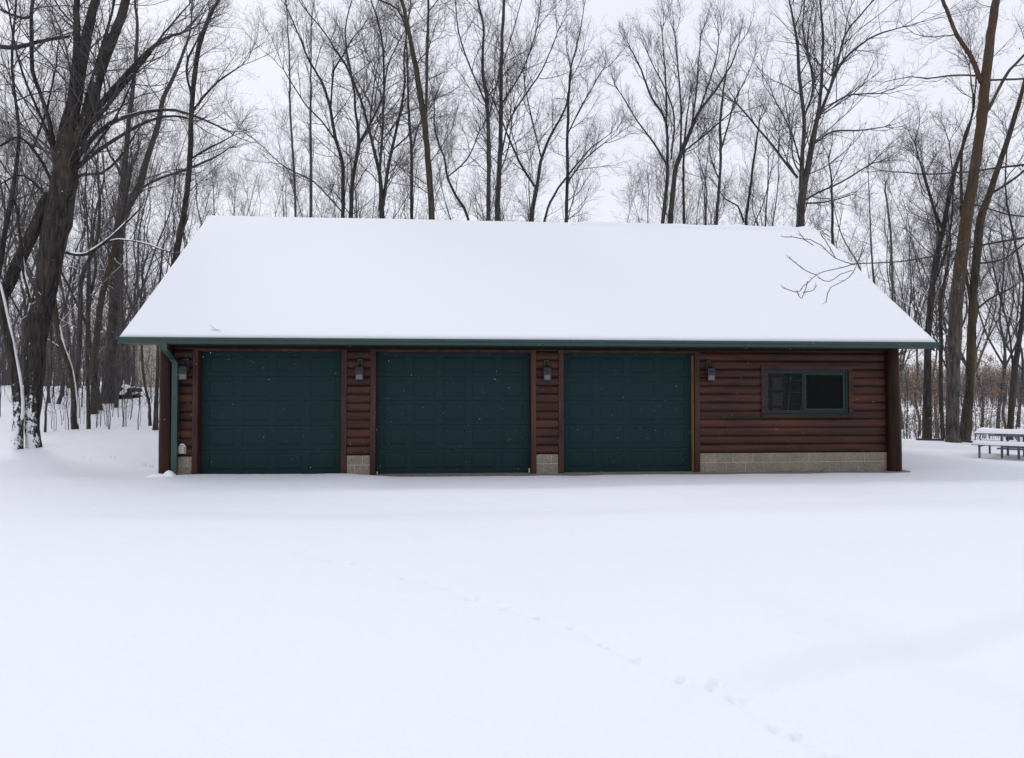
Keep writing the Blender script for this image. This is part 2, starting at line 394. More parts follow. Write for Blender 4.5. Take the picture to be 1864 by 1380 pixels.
M_BEAM = simple('dark_beam', (.012, .009, .008), .8, .35, 10, .5, .01, spec=.15)
M_GREEN = simple('green_metal', (.016, .052, .042), .40, .10, 3, .05, .002)
M_FRAME = simple('window_green', (.005, .024, .021), .45, .08, 3, .03, .001, spec=.3)
M_DARK = simple('black_metal', (.012, .012, .013), .42, .2, 20, .1, .001)
M_SOFFIT = simple('soffit_wood', (.05, .03, .022), .7, .2, 6, .2, .003)
m, nt, b = new_mat('door_paint'); mp = coords(nt, (2, 2, 40)); n1 = N(nt, 'ShaderNodeTexNoise', Scale=6.0, Detail=5.0, Roughness=.7); nt.links.new(mp.outputs[0], n1.inputs['Vector'])
mpb = coords(nt, (1, 1, 1)); n2 = N(nt, 'ShaderNodeTexNoise', Scale=1.4, Detail=5.0); nt.links.new(mpb.outputs[0], n2.inputs['Vector'])
r = ramp(nt, n2.outputs['Fac'], [(.3, (.0044, .0228, .0256)), (.7, (.0063, .0292, .0320))]); nt.links.new(r.outputs[0], b.inputs['Base Color'])
r3 = ramp(nt, n2.outputs['Fac'], [(.3, (.5,)*3), (.7, (.62,)*3)]); nt.links.new(r3.outputs[0], b.inputs['Roughness'])
bump(nt, b, n1.outputs['Fac'], .12, .0015); b.inputs['Specular IOR Level'].default_value = .2; M_DOOR = m
m, nt, b = new_mat('split_block'); mp = coords(nt, (1, 1, 1)); n1 = N(nt, 'ShaderNodeTexNoise', Scale=28.0, Detail=8.0, Roughness=.75); nt.links.new(mp.outputs[0], n1.inputs['Vector'])
n2 = N(nt, 'ShaderNodeTexNoise', Scale=2.5, Detail=3.0); nt.links.new(mp.outputs[0], n2.inputs['Vector'])
r = ramp(nt, n1.outputs['Fac'], [(.3, (.19, .160, .120)), (.7, (.44, .38, .30))]); r2 = ramp(nt, n2.outputs['Fac'], [(.3, (.75, .75, .75)), (.7, (1, 1, 1))])
nt.links.new(mixc(nt, 1.0, r.outputs[0], r2.outputs[0], 'MULTIPLY'), b.inputs['Base Color']); b.inputs['Roughness'].default_value = .95
bump(nt, b, n1.outputs['Fac'], .9, .02); M_BLOCK = m
M_MORTAR = simple('mortar', (.62, .60, .55), .9, .12, 30, .2, .002)
M_INT = simple('interior_board', (.018, .015, .013), .8, .2, 4, .1, .002)
m, nt, b = new_mat('window_glass'); nt.nodes.remove(b); gl = N(nt, 'ShaderNodeBsdfGlossy', Roughness=.02); tr = N(nt, 'ShaderNodeBsdfTransparent'); tr.inputs['Color'].default_value = (.8, .84, .83, 1)
fr = N(nt, 'ShaderNodeFresnel', IOR=1.22); mx = N(nt, 'ShaderNodeMixShader'); nt.links.new(fr.outputs[0], mx.inputs[0]); nt.links.new(tr.outputs[0], mx.inputs[1]); nt.links.new(gl.outputs[0], mx.inputs[2])
nt.links.new(mx.outputs[0], nt.nodes['Material Output'].inputs['Surface']); M_GLASS = m
m, nt, b = new_mat('lantern_glass'); b.inputs['Base Color'].default_value = (.17, .175, .185, 1); b.inputs['Roughness'].default_value = .2
b.inputs['Transmission Weight'].default_value = .35; M_LGLASS = m
M_PLASTIC = simple('grey_plastic', (.42, .40, .36), .5, .06, 8, .05, .001)
M_WHITE = simple('white_trim', (.7, .7, .68), .5, .05, 8, 0)
M_SCREEN = None
m, nt, b = new_mat('insect_screen'); nt.nodes.remove(b); df = N(nt, 'ShaderNodeBsdfDiffuse'); df.inputs['Color'].default_value = (.03, .035, .038, 1); tr = N(nt, 'ShaderNodeBsdfTransparent')
mx = N(nt, 'ShaderNodeMixShader'); mx.inputs[0].default_value = .45; nt.links.new(tr.outputs[0], mx.inputs[1]); nt.links.new(df.outputs[0], mx.inputs[2]); nt.links.new(mx.outputs[0], nt.nodes['Material Output'].inputs['Surface']); M_SCREEN = m

# ------------------------------------------------------------------ garage
G = empty('garage', (1.8, 0, 0))
tag(G, 'long log-sided garage with three dark green doors and a snow covered gable roof', 'garage')
RH = .173; FZ = .39; WTOP = FZ+12*RH        # log row height, foundation top, wall top
DOORS = [(-4.957, -2.208, 4), (-1.537, 1.567, 5), (2.231, 4.955, 4)]
WX0, WX1, WZ0, WZ1 = 6.46, 8.26, 1.20, 2.11
def log_rows(mb, x0, x1, z0, z1, y=0.0, sgn=-1, horiz='x'):
    """half-log rows between z0 and z1, cut to whole profile samples"""
    k0 = int(math.floor((z0-FZ)/RH+1e-6)); k1 = int(math.ceil((z1-FZ)/RH-1e-6))
    n = 10; nxs = max(2, int((x1-x0)/.5)+1); xs = np.linspace(x0, x1, nxs)
    for k in range(k0, k1):
        rj = random.Random(k*7+int(x0*10)); prof = []
        for i in range(n+1):
            t = i/n; z = FZ+(k+t)*RH
            if z < z0-1e-6: t = (z0-FZ)/RH-k; z = z0
            if z > z1+1e-6: t = (z1-FZ)/RH-k; z = z1
            prof.append((y+sgn*.036*max(0, sin(pi*t))**.42, z))
        vs = []; fs = []
        for x in xs:
            for (py, z) in prof: vs.append((x, py, z) if horiz == 'x' else (py, x, z))
        for a in range(nxs-1):
            for i in range(n): fs.append((a*(n+1)+i, (a+1)*(n+1)+i, (a+1)*(n+1)+i+1, a*(n+1)+i+1))
        mb.add(vs, fs, True)
PAN = [(-5.45, -5.065), (-2.10, -1.645), (1.675, 2.123), (5.063, 9.12)]
WT2 = WTOP+.05
for (a, b_) in PAN[:3]: sd_ = MB(); log_rows(sd_, a, b_, FZ, WT2); sd_.build('log_siding', M_LOG, G, fix=False)
sd_ = MB()
a, b_ = PAN[3]
TW = .09
log_rows(sd_, a, b_, FZ, WZ0-TW); log_rows(sd_, a, b_, WZ1+TW, WT2)
log_rows(sd_, a, WX0-TW, WZ0-TW, WZ1+TW); log_rows(sd_, WX1+TW, b_, WZ0-TW, WZ1+TW)
sd_.build('log_siding', M_LOG, G, fix=False)
for ar in ((.03, 8.3, FZ, WTOP, -5.5, -1, 'y'), (.03, 8.3, FZ, WTOP, 9.17, 1, 'y'), (-5.45, 9.12, FZ, WTOP, 8.35, 1)): sd_ = MB(); log_rows(sd_, *ar); sd_.build('log_siding', M_LOG, G, fix=False)
if 0: sd_.build('log_siding', M_LOG, G, fix=False)
# wall core behind the siding (boxes leave the door and window openings free)
core = MB(); T = .14
for (a, b_) in PAN[:3]: core.box(a-.03, b_+.03, .004, T, .0, WTOP+.15)
core.box(5.04, WX0-.02, .004, T, 0, WTOP+.15); core.box(WX1+.02, 9.14, .004, T, 0, WTOP+.15)
core.box(WX0-.02, WX1+.02, .004, T, 0, WZ0-.02); core.box(WX0-.02, WX1+.02, .004, T, WZ1+.02, WTOP+.15)
for d in DOORS: core.box(d[0], d[1], .20, .30, 2.42, WTOP+.15)
core.box(-5.48, -5.34, .15, 8.3, 0, WTOP+.15); core.box(9.0, 9.14, .15, 8.3, 0, WTOP+.15); core.box(-5.33, 8.99, 8.2, 8.33, 0, WTOP+.15)
core.box(-5.47, 9.13, .02, 8.3, WTOP+.152, WTOP+.18)
core.build('wall', M_INT, G)
# foundation of split-face block: mortar sheet, blocks proud of it
def found(x0, x1, y, axis='x', sg=-1):
    fm = MB(); fb = MB()
    BL = .405
    def bx(mb, a, b_, d0, d1, z0, z1, bb=0):
        lo, hi = sorted((y+sg*d0, y+sg*d1))
        if axis == 'x': mb.box(a, b_, lo, hi, z0, z1, bb)
        else: mb.box(lo, hi, a, b_, z0, z1, bb)
    bx(fm, x0, x1, -.0, .018, 0.001, FZ-.012)
    for c in range(2):
        z0 = .004+c*.192; x = x0-(BL*.62 if c == 0 else BL*.25)
        while x < x1:
            a = max(x+.005, x0); b_ = min(x+BL-.005, x1)
            if b_-a > .03: bx(fb, a, b_, .002, .026+.004*random.random(), z0+.005, z0+.187, .004)
            x += BL
    fo = fm.build('foundation', M_MORTAR, G); fb.build('block_facing', M_BLOCK, fo)
for (a, b_) in PAN: found(a, b_, 0.0)
found(.04, 8.3, -5.5, 'y', -1); found(.04, 8.3, 9.17, 'y', 1)
# trim around doors: jamb boards, head boards
for i, (a, b_, nc) in enumerate(DOORS):
    tb = MB()
    tb.box(a-.105, a, -.055, -.002, .002, 2.50, .004); tb.box(b_, b_+.105, -.055, -.002, .002, 2.50, .004)
    tb.box(a+.001, b_-.001, -.052, -.004, 2.445, 2.497, .003)
    tb.box(a-.02, a+.003, -.001, .16, .002, 2.46); tb.box(b_-.003, b_+.02, 0, .16, .002, 2.46); tb.box(a+.004, b_-.004, 0, .16, 2.44, 2.46)
    tb.build('door_trim', M_TRIM, G)
    # sectional door: five sections with raised panels
    dm = MB(); H = 2.436; SH = H/5; Y0 = .15
    W = b_-a-.012; x00 = a+.006; pitch = (W-.10)/nc; pw = pitch*.76
    for s in range(5):
        z0 = .006+s*SH+.003; z1 = .006+(s+1)*SH-.003
        pz0 = z0+.085; pz1 = z1-.075
        xs = [x00]
        for c in range(nc):
            cx = x00+.05+pitch*(c+.5); xs += [cx-pw/2, cx+pw/2]
        xs.append(x00+W)
        vs = []; fs = []
        def q(p): vs.extend(p); n = len(vs); fs.append((n-4, n-3, n-2, n-1))
        for k in range(len(xs)-1):
            for (za, zb, mid) in ((z0, pz0, 0), (pz0, pz1, 1), (pz1, z1, 0)):
                xa, xb = xs[k], xs[k+1]
                if mid and k % 2 == 1:
                    rings = [(0, 0), (.007, .007), (.013, .007), (.045, -.001), (.06, -.001)]
                    for (i0, d0), (i1, d1) in zip(rings[:-1], rings[1:]):
                        A = [(xa+i0, Y0+d0, za+i0), (xb-i0, Y0+d0, za+i0), (xb-i0, Y0+d0, zb-i0), (xa+i0, Y0+d0, zb-i0)]
                        B = [(xa+i1, Y0+d1, za+i1), (xb-i1, Y0+d1, za+i1), (xb-i1, Y0+d1, zb-i1), (xa+i1, Y0+d1, zb-i1)]
                        for e in range(4): q([A[e], A[(e+1) % 4], B[(e+1) % 4], B[e]])
                    q(B)
                else: q([(xa, Y0, za), (xb, Y0, za), (xb, Y0, zb), (xa, Y0, zb)])
        # edges of the section run back into the joint
        x1_ = x00+W
        q([(x00, Y0, z1), (x1_, Y0, z1), (x1_, Y0+.02, z1+.0028), (x00, Y0+.02, z1+.0028)])
        q([(x00, Y0+.02, z0-.0028), (x1_, Y0+.02, z0-.0028), (x1_, Y0, z0), (x00, Y0, z0)])
        q([(x00, Y0+.02, z0), (x00, Y0, z0), (x00, Y0, z1), (x00, Y0+.02, z1)]); q([(x1_, Y0, z0), (x1_, Y0+.02, z0), (x1_, Y0+.02, z1), (x1_, Y0, z1)])
        dm.add(vs, fs)
    dm.box(x00, x00+W, Y0+.021, Y0+.045, .006, 2.44)
    do = dm.build('garage_door', M_DOOR, G, fix=False)
    sb = MB(); sb.box(a+.006, b_-.006, Y0-.006, Y0+.03, .001, .008); sb.build('bottom_seal', M_DARK, do)
    if i == 1:
        eb = MB(); eb.box(a+.01, a+.032, Y0-.055, Y0-.012, .004, .05, .003); eb.build('seal_end', M_WHITE, do); eb = MB(); eb.box(b_-.034, b_-.008, Y0-.055, Y0-.012, .004, .09, .003); eb.build('seal_end', M_WHITE, do)
    if i == 2:
        eb = MB(); eb.box(b_-.012, b_-.004, Y0-.14, Y0-.01, .01, 2.42); eb.build('weather_strip', simple('raw_wood', (.30, .15, .06), .7, .2, 8, .1, .002), do)
# corner posts: peeled whole logs
def post(x, y, r0, r1, z1):
    mb = MB(); n = 20; zs = np.linspace(-.02, z1, 24); vs = []; fs = []
    ph = random.random()*9
    for j, z in enumerate(zs):
        t = j/23; r = r0*(1-t)+r1*t
        for k in range(n):
            a = 2*pi*k/n; rr_ = r*(1+.03*sin(2*a+ph+z)+.02*sin(5*a+z*2.3+ph)+.015*sin(z*6+a))
            vs.append((x+.012*sin(z*1.3+ph)+rr_*cos(a), y+rr_*sin(a), z))
    for j in range(23):
        for k in range(n): fs.append((j*n+k, j*n+(k+1) % n, (j+1)*n+(k+1) % n, (j+1)*n+k))
    mb.add(vs, fs, True); mb.build('corner_post', M_POST, G)
post(-5.53, -.10, .135, .115, 2.66); post(9.20, -.10, .145, .125, 2.66); post(-5.53, 8.42, .135, .115, 2.66); post(9.2, 8.42, .14, .12, 2.66)
# top plate logs
for (y0) in (-.095, 8.44):
    pts = [(x, y0+.01*sin(x*1.7), 2.585+.008*sin(x*.9)) for x in np.linspace(-5.42, 9.08, 40)]
    bm_ = MB(); bm_.tube(pts, .092, 12); bm_.build('top_log', M_BEAM, G)
# window
wt = MB()
wt.box(WX0-TW, WX1+TW, -.062, -.004, WZ1, WZ1+TW, .004); wt.box(WX0-TW, WX1+TW, -.062, -.004, WZ0-TW, WZ0, .004)
wt.box(WX0-TW, WX0-.001, -.058, -.004, WZ0+.001, WZ1-.001, .004); wt.box(WX1+.001, WX1+TW, -.058, -.004, WZ0+.001, WZ1-.001, .004)
wt.build('window_trim', M_WTRIM, G)
wf = MB(); f = .045; XM = 7.33
wf.box(WX0+.002, WX1-.002, -.03, .10, WZ1-f, WZ1-.002, .003); wf.box(WX0+.002, WX1-.002, -.03, .10, WZ0+.002, WZ0+f, .003)
wf.box(WX0+.002, WX0+f, -.028, .098, WZ0+f, WZ1-f, .003); wf.box(WX1-f, WX1-.002, -.028, .098, WZ0+f, WZ1-f, .003)
win = wf.build('window', M_FRAME, G)
sh = MB(); s = .06; xa, xb, za, zb = XM-.03, WX1-f-.002, WZ0+f+.002, WZ1-f-.002
sh.box(xa, xb, -.015, .03, za, za+s, .003); sh.box(xa, xb, -.015, .03, zb-s, zb, .003); sh.box(xa, xa+s, -.013, .028, za+s, zb-s, .003); sh.box(xb-s, xb, -.013, .028, za+s, zb-s, .003)
sh.build('sash', M_FRAME, win)
sc2 = MB(); xa2, xb2 = WX0+f+.002, XM-.032; s2 = .022
sc2.box(xa2, xb2, .0, .012, za, za+s2); sc2.box(xa2, xb2, .0, .012, zb-s2, zb); sc2.box(xa2, xa2+s2, .001, .011, za+s2, zb-s2); sc2.box(xb2-s2, xb2, .001, .011, za+s2, zb-s2)
sc2.build('screen_frame', M_DARK, win)
p = MB(); p.add([(xa2+s2, .006, za+s2), (xb2-s2, .006, za+s2), (xb2-s2, .006, zb-s2), (xa2+s2, .006, zb-s2)], [(0, 1, 2, 3)]); p.build('insect_screen', M_SCREEN, win, fix=False)
p = MB(); p.add([(xa+s, .008, za+s), (xb-s, .008, za+s), (xb-s, .008, zb-s), (xa+s, .008, zb-s)], [(0, 1, 2, 3)]); p.build('pane', M_GLASS, win, fix=False)
p = MB(); p.add([(xa2, .06, za), (xb2, .06, za), (xb2, .06, zb), (xa2, .06, zb)], [(0, 1, 2, 3)]); p.build('pane', M_GLASS, win, fix=False)
# roof: deck, rake boards, soffit, snow, ridge vent
EX0, EX1, EY, EZ, RYY, RZZ = -6.20, 9.82, -.585, 2.63, 4.19, 6.07
rf = MB(); th = .05
for sg in (1, -1):
    e = EY if sg == 1 else 2*RYY-EY
    rf.prism([(e, EZ), (RYY-.0015*sg, RZZ), (RYY-.0015*sg, RZZ-th), (e, EZ-th)], 0, EX0, EX1)
roof = rf.build('roof', simple('shingles', (.06, .058, .055), .9, .35, 30, .8, .01), G)
for x0, x1 in ((EX0+.012, EX0+.04), (EX1-.04, EX1-.012)):
    rk = MB()
    for sg in (1, -1):
        e = EY+.01 if sg == 1 else 2*RYY-EY-.01
        rk.prism([(e, EZ-th-.004), (RYY-.001*sg, RZZ-th-.004), (RYY-.001*sg, RZZ-th-.2), (e, EZ-th-.1)], 0, x0, x1)
    rk.build('rake_board', M_GREEN, roof)
for x0, x1 in ((-5.47, -5.38), (9.05, 9.14)):
    gb = MB(); gb.prism([(.02, WTOP+.14), (8.36, WTOP+.14), (RYY, RZZ-.22)], 0, x0, x1); gb.build('gable', M_LOG, G)
sf = MB(); sf.box(EX0+.05, EX1-.05, EY+.02, -.21, 2.545, 2.56); sf.build('soffit', M_SOFFIT, roof)
fa = MB(); fa.box(EX0, EX1, EY-.02, EY-.001, 2.54, 2.655); fa.build('fascia', M_GREEN, roof)
# snow on both slopes
for sg in (1, -1):
    us = np.concatenate([[0, .004], np.linspace(.012, .985, 66), [1.0]]); xs = np.concatenate([[EX0+.0, EX0+.012, EX0+.03], np.linspace(EX0+.08, EX1-.08, 240), [EX1-.03, EX1-.012, EX1]])
    U, X = np.meshgrid(us, xs, indexing='ij')
    e0 = EY-.015; Yy = e0+(RYY-e0)*U; Zz = EZ-.01+(RZZ-EZ+.01)*U
    th_ = .082+vnoise(X*.5, U*6, 21)*.012+vnoise(X*2.0, U*26, 22)*.004
    th_ = th_+.006*np.sin(U*165)*sstep(X, 3, 9)                 # shingle courses show faintly through
    edge = np.minimum(np.minimum((X-EX0), (EX1-X)), U*5.8)
    rag = .012*vnoise(X*14, U*60, 23)+.012*vnoise(X*2.2, U*10, 24)
    fall = np.sqrt(np.clip(edge/.05, 0, 1)); th_ = (th_+rag*(edge < .2))*fall+.004
    nrm = np.array([0, -.585, .811]); Yv = Yy+nrm[1]*th_; Zv = Zz+nrm[2]*th_
    Yv = np.minimum(Yv, RYY)
    sag = -.035*np.exp(-((X-9.8)/5.)**2)*U                        # the ridge sags a little at this end
    Zv = Zv+sag
    if sg == -1: Yv = 2*RYY-Yv
    n0, n1_ = X.shape; i0 = (np.arange(n0-1)[:, None]*n1_+np.arange(n1_-1)[None, :]).ravel()
    Q = np.stack([i0, i0+1, i0+1+n1_, i0+n1_], -1)
    if sg == 1: Q = Q[:, ::-1]
    me = quadmesh('snow_cover', np.stack([X, Yv, Zv], -1).reshape(-1, 3), Q if sg == -1 else Q[:, ::-1])
    link('snow_cover', me, M_SNOWCAP, roof)
rv = MB(); xs = np.linspace(-1.5, 9.5, 60)
rv.prism([(RYY-.15, RZZ-.03), (RYY-.15, RZZ+.008), (RYY, RZZ+.07), (RYY+.15, RZZ+.02), (RYY+.15, RZZ-.03)], 0, 3.2, 9.62)
rvo = rv.build('ridge_vent', M_BEAM, roof)
vs = []; fs = []
pr = [(-.185, -.045), (-.175, .02), (-.12, .07), (0, .12), (.12, .075), (.175, .03), (.185, -.045)]
for j, x in enumerate(np.linspace(3.1, 9.66, 70)):
    hh = 1+float(vnoise(np.array([x*2.5]), np.array([0.]), 31)[0])*.5
    sagv = -.035*math.exp(-((x-9.8)/5.)**2)
    for (a, z) in pr: vs.append((x, RYY+a, RZZ+sagv+.005+z*hh*(.3 if j in (0, 69) else 1)))
for j in range(69):
    for k in range(6): fs.append((j*7+k, j*7+k+1, (j+1)*7+k+1, (j+1)*7+k))
cap = MB(); cap.add(vs, fs, True); cap.build('snow_cap', M_SNOWCAP, rvo)
# gutter (K profile) and downspout
gp = [(EY-.022, 2.652), (EY-.022, 2.535), (EY-.085, 2.535), (EY-.10, 2.56), (EY-.105, 2.585), (EY-.13, 2.612), (EY-.135, 2.652), (EY-.125, 2.655), (EY-.12, 2.62), (EY-.095, 2.59), (EY-.03, 2.59), (EY-.03, 2.652)]
gt = MB(); gt.prism(gp, 0, EX0-.01, EX1+.01)
gt.box(EX0-.014, EX0-.0105, EY-.13, EY-.022, 2.54, 2.652); gt.box(EX1+.0105, EX1+.014, EY-.13, EY-.022, 2.54, 2.652)
gut = gt.build('gutter', M_GREEN, G)
ds = MB()
def spout(path, wx, wy):
    vs = []; fs = []
    for (x, y, z) in path:
        for (a, c) in ((-1, -1), (1, -1), (1, 1), (-1, 1)): vs.append((x+a*wx/2, y+c*wy/2, z))
    for j in range(len(path)-1):
        for k in range(4): fs.append((j*4+k, j*4+(k+1) % 4, (j+1)*4+(k+1) % 4, (j+1)*4+k))
    fs += [(0, 1, 2, 3), tuple(len(path)*4-4+i for i in range(4))[::-1]]
    ds.add(vs, fs)
xg = at(300, 625, EY-.07)[0]; xw = at(318.5, 740, -.17)[0]
spout([(xg, EY-.07, 2.56), (xg, EY-.07, 2.44), (xg+.02, EY-.055, 2.40), (xw-.03, -.23, 2.26), (xw, -.17, 2.20), (xw, -.165, .14), (xw, -.19, .10), (xw-.03, -.36, .045)], .105, .075)
dso = ds.build('downspout', M_GREEN, G)
for zz in (2.13, .7): st = MB(); st.box(xw-.06, xw+.06, -.126, -.07, zz, zz+.03); st.build('strap', M_GREEN, dso)
for zz in (1.52, 2.18): st = MB(); st.tube([(xw, -.213, zz), (xw, -.2, zz)], .013, 10); st.build('screw', M_DARK, dso)

# ---- interior things glimpsed through the window
pn = MB(); X0_, X1_, Zb, Zt = 6.95, 7.62, .95, 2.06; yy = 1.5
for k in range(3): pn.box(X0_+k*.315, X0_+k*.315+.05, yy, yy+.03, Zb, Zt)
for k in range(4): pn.box(X0_+.05, X0_+.315, yy+.002, yy+.028, Zb+k*.35, Zb+k*.35+.05); pn.box(X0_+.365, X0_+.63, yy+.002, yy+.028, Zb+k*.35, Zb+k*.35+.05)
PT = empty('old_window', (7.3, yy, 0)); tag(PT, 'old pale multi-pane sash standing inside, seen through the left window half', 'window')
pn.build('glazing_bars', simple('bar_paint', (.03, .032, .035), .6), PT)
pb = MB(); pb.box(X0_+.052, X0_+.313, yy+.035, yy+.04, Zb+.05, Zt); pb.box(X0_+.367, X0_+.60, yy+.035, yy+.04, Zb+.4, Zt-.1)
pb.box(X0_-.02, X0_+.66, yy+.045, yy+.07, .01, Zt+.02)
pb.build('backing', simple('tan_board', (.34, .28, .21), .7, .2, 5), PT)
ld = MB(); 
for k in (0, .3): ld.tube([(7.45+k, 1.3, .02), (7.72+k, 1.38, 2.2)], .022, 6)
for k in range(7): ld.tube([(7.475+k*.036, 1.31, .25+k*.28), (7.775+k*.036, 1.31, .25+k*.28)], .015, 6)
tag(ld.build('step_ladder', simple('alu', (.28, .28, .28), .4, .1, 8, 0, metal=.6)), 'dim ladder leaning inside the garage behind the window', 'ladder')

# ---- wall lanterns
def lantern(px, label, dirx=0.0):
    P0 = at(px, 677, -.2); x = P0[0]; y = -.045; t = empty('wall_lantern', (x, y, 1.95))
    tag(t, label, 'lantern', 'black wall lanterns on the garage front')
    mb = MB(); mb.box(x-.055, x+.055, -.062, -.035, 2.06, 2.30, .008); mb.build('back_plate', M_DARK, t)
    mb = MB(); mb.tube([(x, -.06, 2.14), (x, -.10, 2.20), (x, -.15, 2.235), (x, -.19, 2.22), (x, -.195, 2.19)], .009, 8)
    mb.tube([(x, -.062, 2.24), (x, -.09, 2.262), (x, -.11, 2.245), (x, -.10, 2.225)], .006, 6); mb.build('arm', M_DARK, t)
    c = (x, -.195, 0); R_ = pi/4+dirx
    mb = MB(); mb.lathe(c, [(.012, 2.20), (.02, 2.185), (.03, 2.17), (.052, 2.16), (.085, 2.13), (.112, 2.065), (.122, 2.055), (.122, 2.045), (.105, 2.045)], 4, False, R_); mb.build('cap', M_DARK, t)
    mb = MB(); mb.lathe(c, [(.106, 2.044), (.106, 2.035), (.098, 1.99), (.098, 1.984)], 4, False, R_)
    mb.lathe(c, [(.096, 1.882), (.104, 1.878), (.104, 1.868), (.06, 1.856), (.03, 1.852)], 4, False, R_)
    for k in range(4):
        a = R_+k*pi/2; X_, Y_ = c[0]+.096*cos(a), c[1]+.096*sin(a); mb.box(X_-.006, X_+.006, Y_-.006, Y_+.006, 1.88, 1.99)
    mb.build('cage', M_DARK, t)
    mb = MB(); mb.lathe(c, [(.086, 1.885), (.088, 1.984)], 4, False, R_); mb.build('glass', M_LGLASS, t)
    mb = MB(); mb.lathe((x, -.195, 1.93), [(.004, -.035), (.026, -.02), (.032, .0), (.026, .022), (.012, .045)], 12); mb.build('bulb', M_WHITE, t)
lantern(333, 'black wall lantern half hidden behind the green downspout beside the left garage door', .25)
lantern(654, 'black wall lantern on the log pier between the left and middle garage doors', .12)
lantern(996.5, 'black wall lantern on the log pier between the middle and right garage doors', -.1)
lantern(1294.5, 'black wall lantern on the log wall left of the window', -.2)
# ---- outlet with snow cap
ox = at(331.5, 817, -.08)[0]; oz = at(331.5, 818, -.08)[2]
OB = empty('outlet_box', (ox, -.045, oz)); tag(OB, 'small grey outdoor outlet cover with a snow cap low on the wall beside the downspout', 'outlet')
mb = MB(); pr = [(-.05, -.075), (.05, -.075), (.05, .03)]+[(.05*cos(a), .03+.05*sin(a)) for a in np.linspace(.2, pi-.2, 7)]+[(-.05, .03)]
mb.prism([(ox+a, oz+c) for a, c in pr], 1, -.12, -.04); mb.build('cover', M_PLASTIC, OB)
mb = MB(); mb.box(ox-.062, ox+.062, -.052, -.036, oz-.09, oz+.07, .004); mb.build('base_plate', M_PLASTIC, OB)
mb = MB(); vs = []; fs = []
for j, y in enumerate((-.128, -.115, -.08, -.055)):
    for a in np.linspace(.15, pi-.15, 9):
        h = .03*sin(a) if j else .008; vs.append((ox+(.052+h*.3)*cos(a), y, oz+.032+(.05+h)*sin(a)))
for j in range(3):
    for k in range(8): fs.append((j*9+k, j*9+k+1, (j+1)*9+k+1, (j+1)*9+k))
mb.add(vs, fs, True); mb.build('snow_cap', M_SNOWCAP, OB)
# ---- snow drift at the foot of the downspout
def mound(name, c, rx, ry, h, label=None, parent=None, mat=None, seed=1, n=28, m_=9, rot=0):
    vs = []; fs = []
    for j in range(m_+1):
        t = j/m_
        for k in range(n):
            a = 2*pi*k/n; rr_ = t*(1+.22*float(vnoise(np.array([cos(a)*1.5+seed]), np.array([sin(a)*1.5]), seed)[0]))
            X_, Y_ = rx*rr_*cos(a), ry*rr_*sin(a); X_, Y_ = X_*cos(rot)-Y_*sin(rot), X_*sin(rot)+Y_*cos(rot)
            z = h*(cos(pi*t)*.5+.5)*(1+.25*float(vnoise(np.array([X_/rx*2]), np.array([Y_/ry*2]), seed+3)[0]))-.02*t
            vs.append((c[0]+X_, c[1]+Y_, c[2]+z))
    for j in range(m_):
        for k in range(n): fs.append((j*n+k, j*n+(k+1) % n, (j+1)*n+(k+1) % n, (j+1)*n+k))
    mb = MB(); mb.add(vs, fs, True); return mb.build(name, mat or M_SNOWCAP, parent, fix=False)
mound('snow_drift', (xw-.03, -.36, .0), .22, .20, .17, seed=4)
tag(bpy.data.objects['snow_drift'], 'small heap of snow under the mouth of the green downspout', 'snow heap')
mound('snow_drift', (xw-.20, -.40, -.01), .42, .24, .12, seed=6, parent=bpy.data.objects['snow_drift'])
bpy.data.objects['snow_drift.001'].name = 'drift_tail'

# ================================================================== trees
def smooth_path(P, step=.28):
    P = np.asarray(P, float); n = len(P)
    Q = np.vstack([2*P[0]-P[1], P, 2*P[-1]-P[-2]]); out = []
    for i in range(1, n):
        a, b, c, d = Q[i-1], Q[i], Q[i+1], Q[i+2]; L = np.linalg.norm(c[:3]-b[:3]); k = max(2, int(L/step))
        for j in range(k):
            t = j/k; out.append(.5*((2*b)+(-a+c)*t+(2*a-5*b+4*c-d)*t*t+(-a+3*b-3*c+d)*t**3))
    out.append(Q[-2]); return np.array(out)

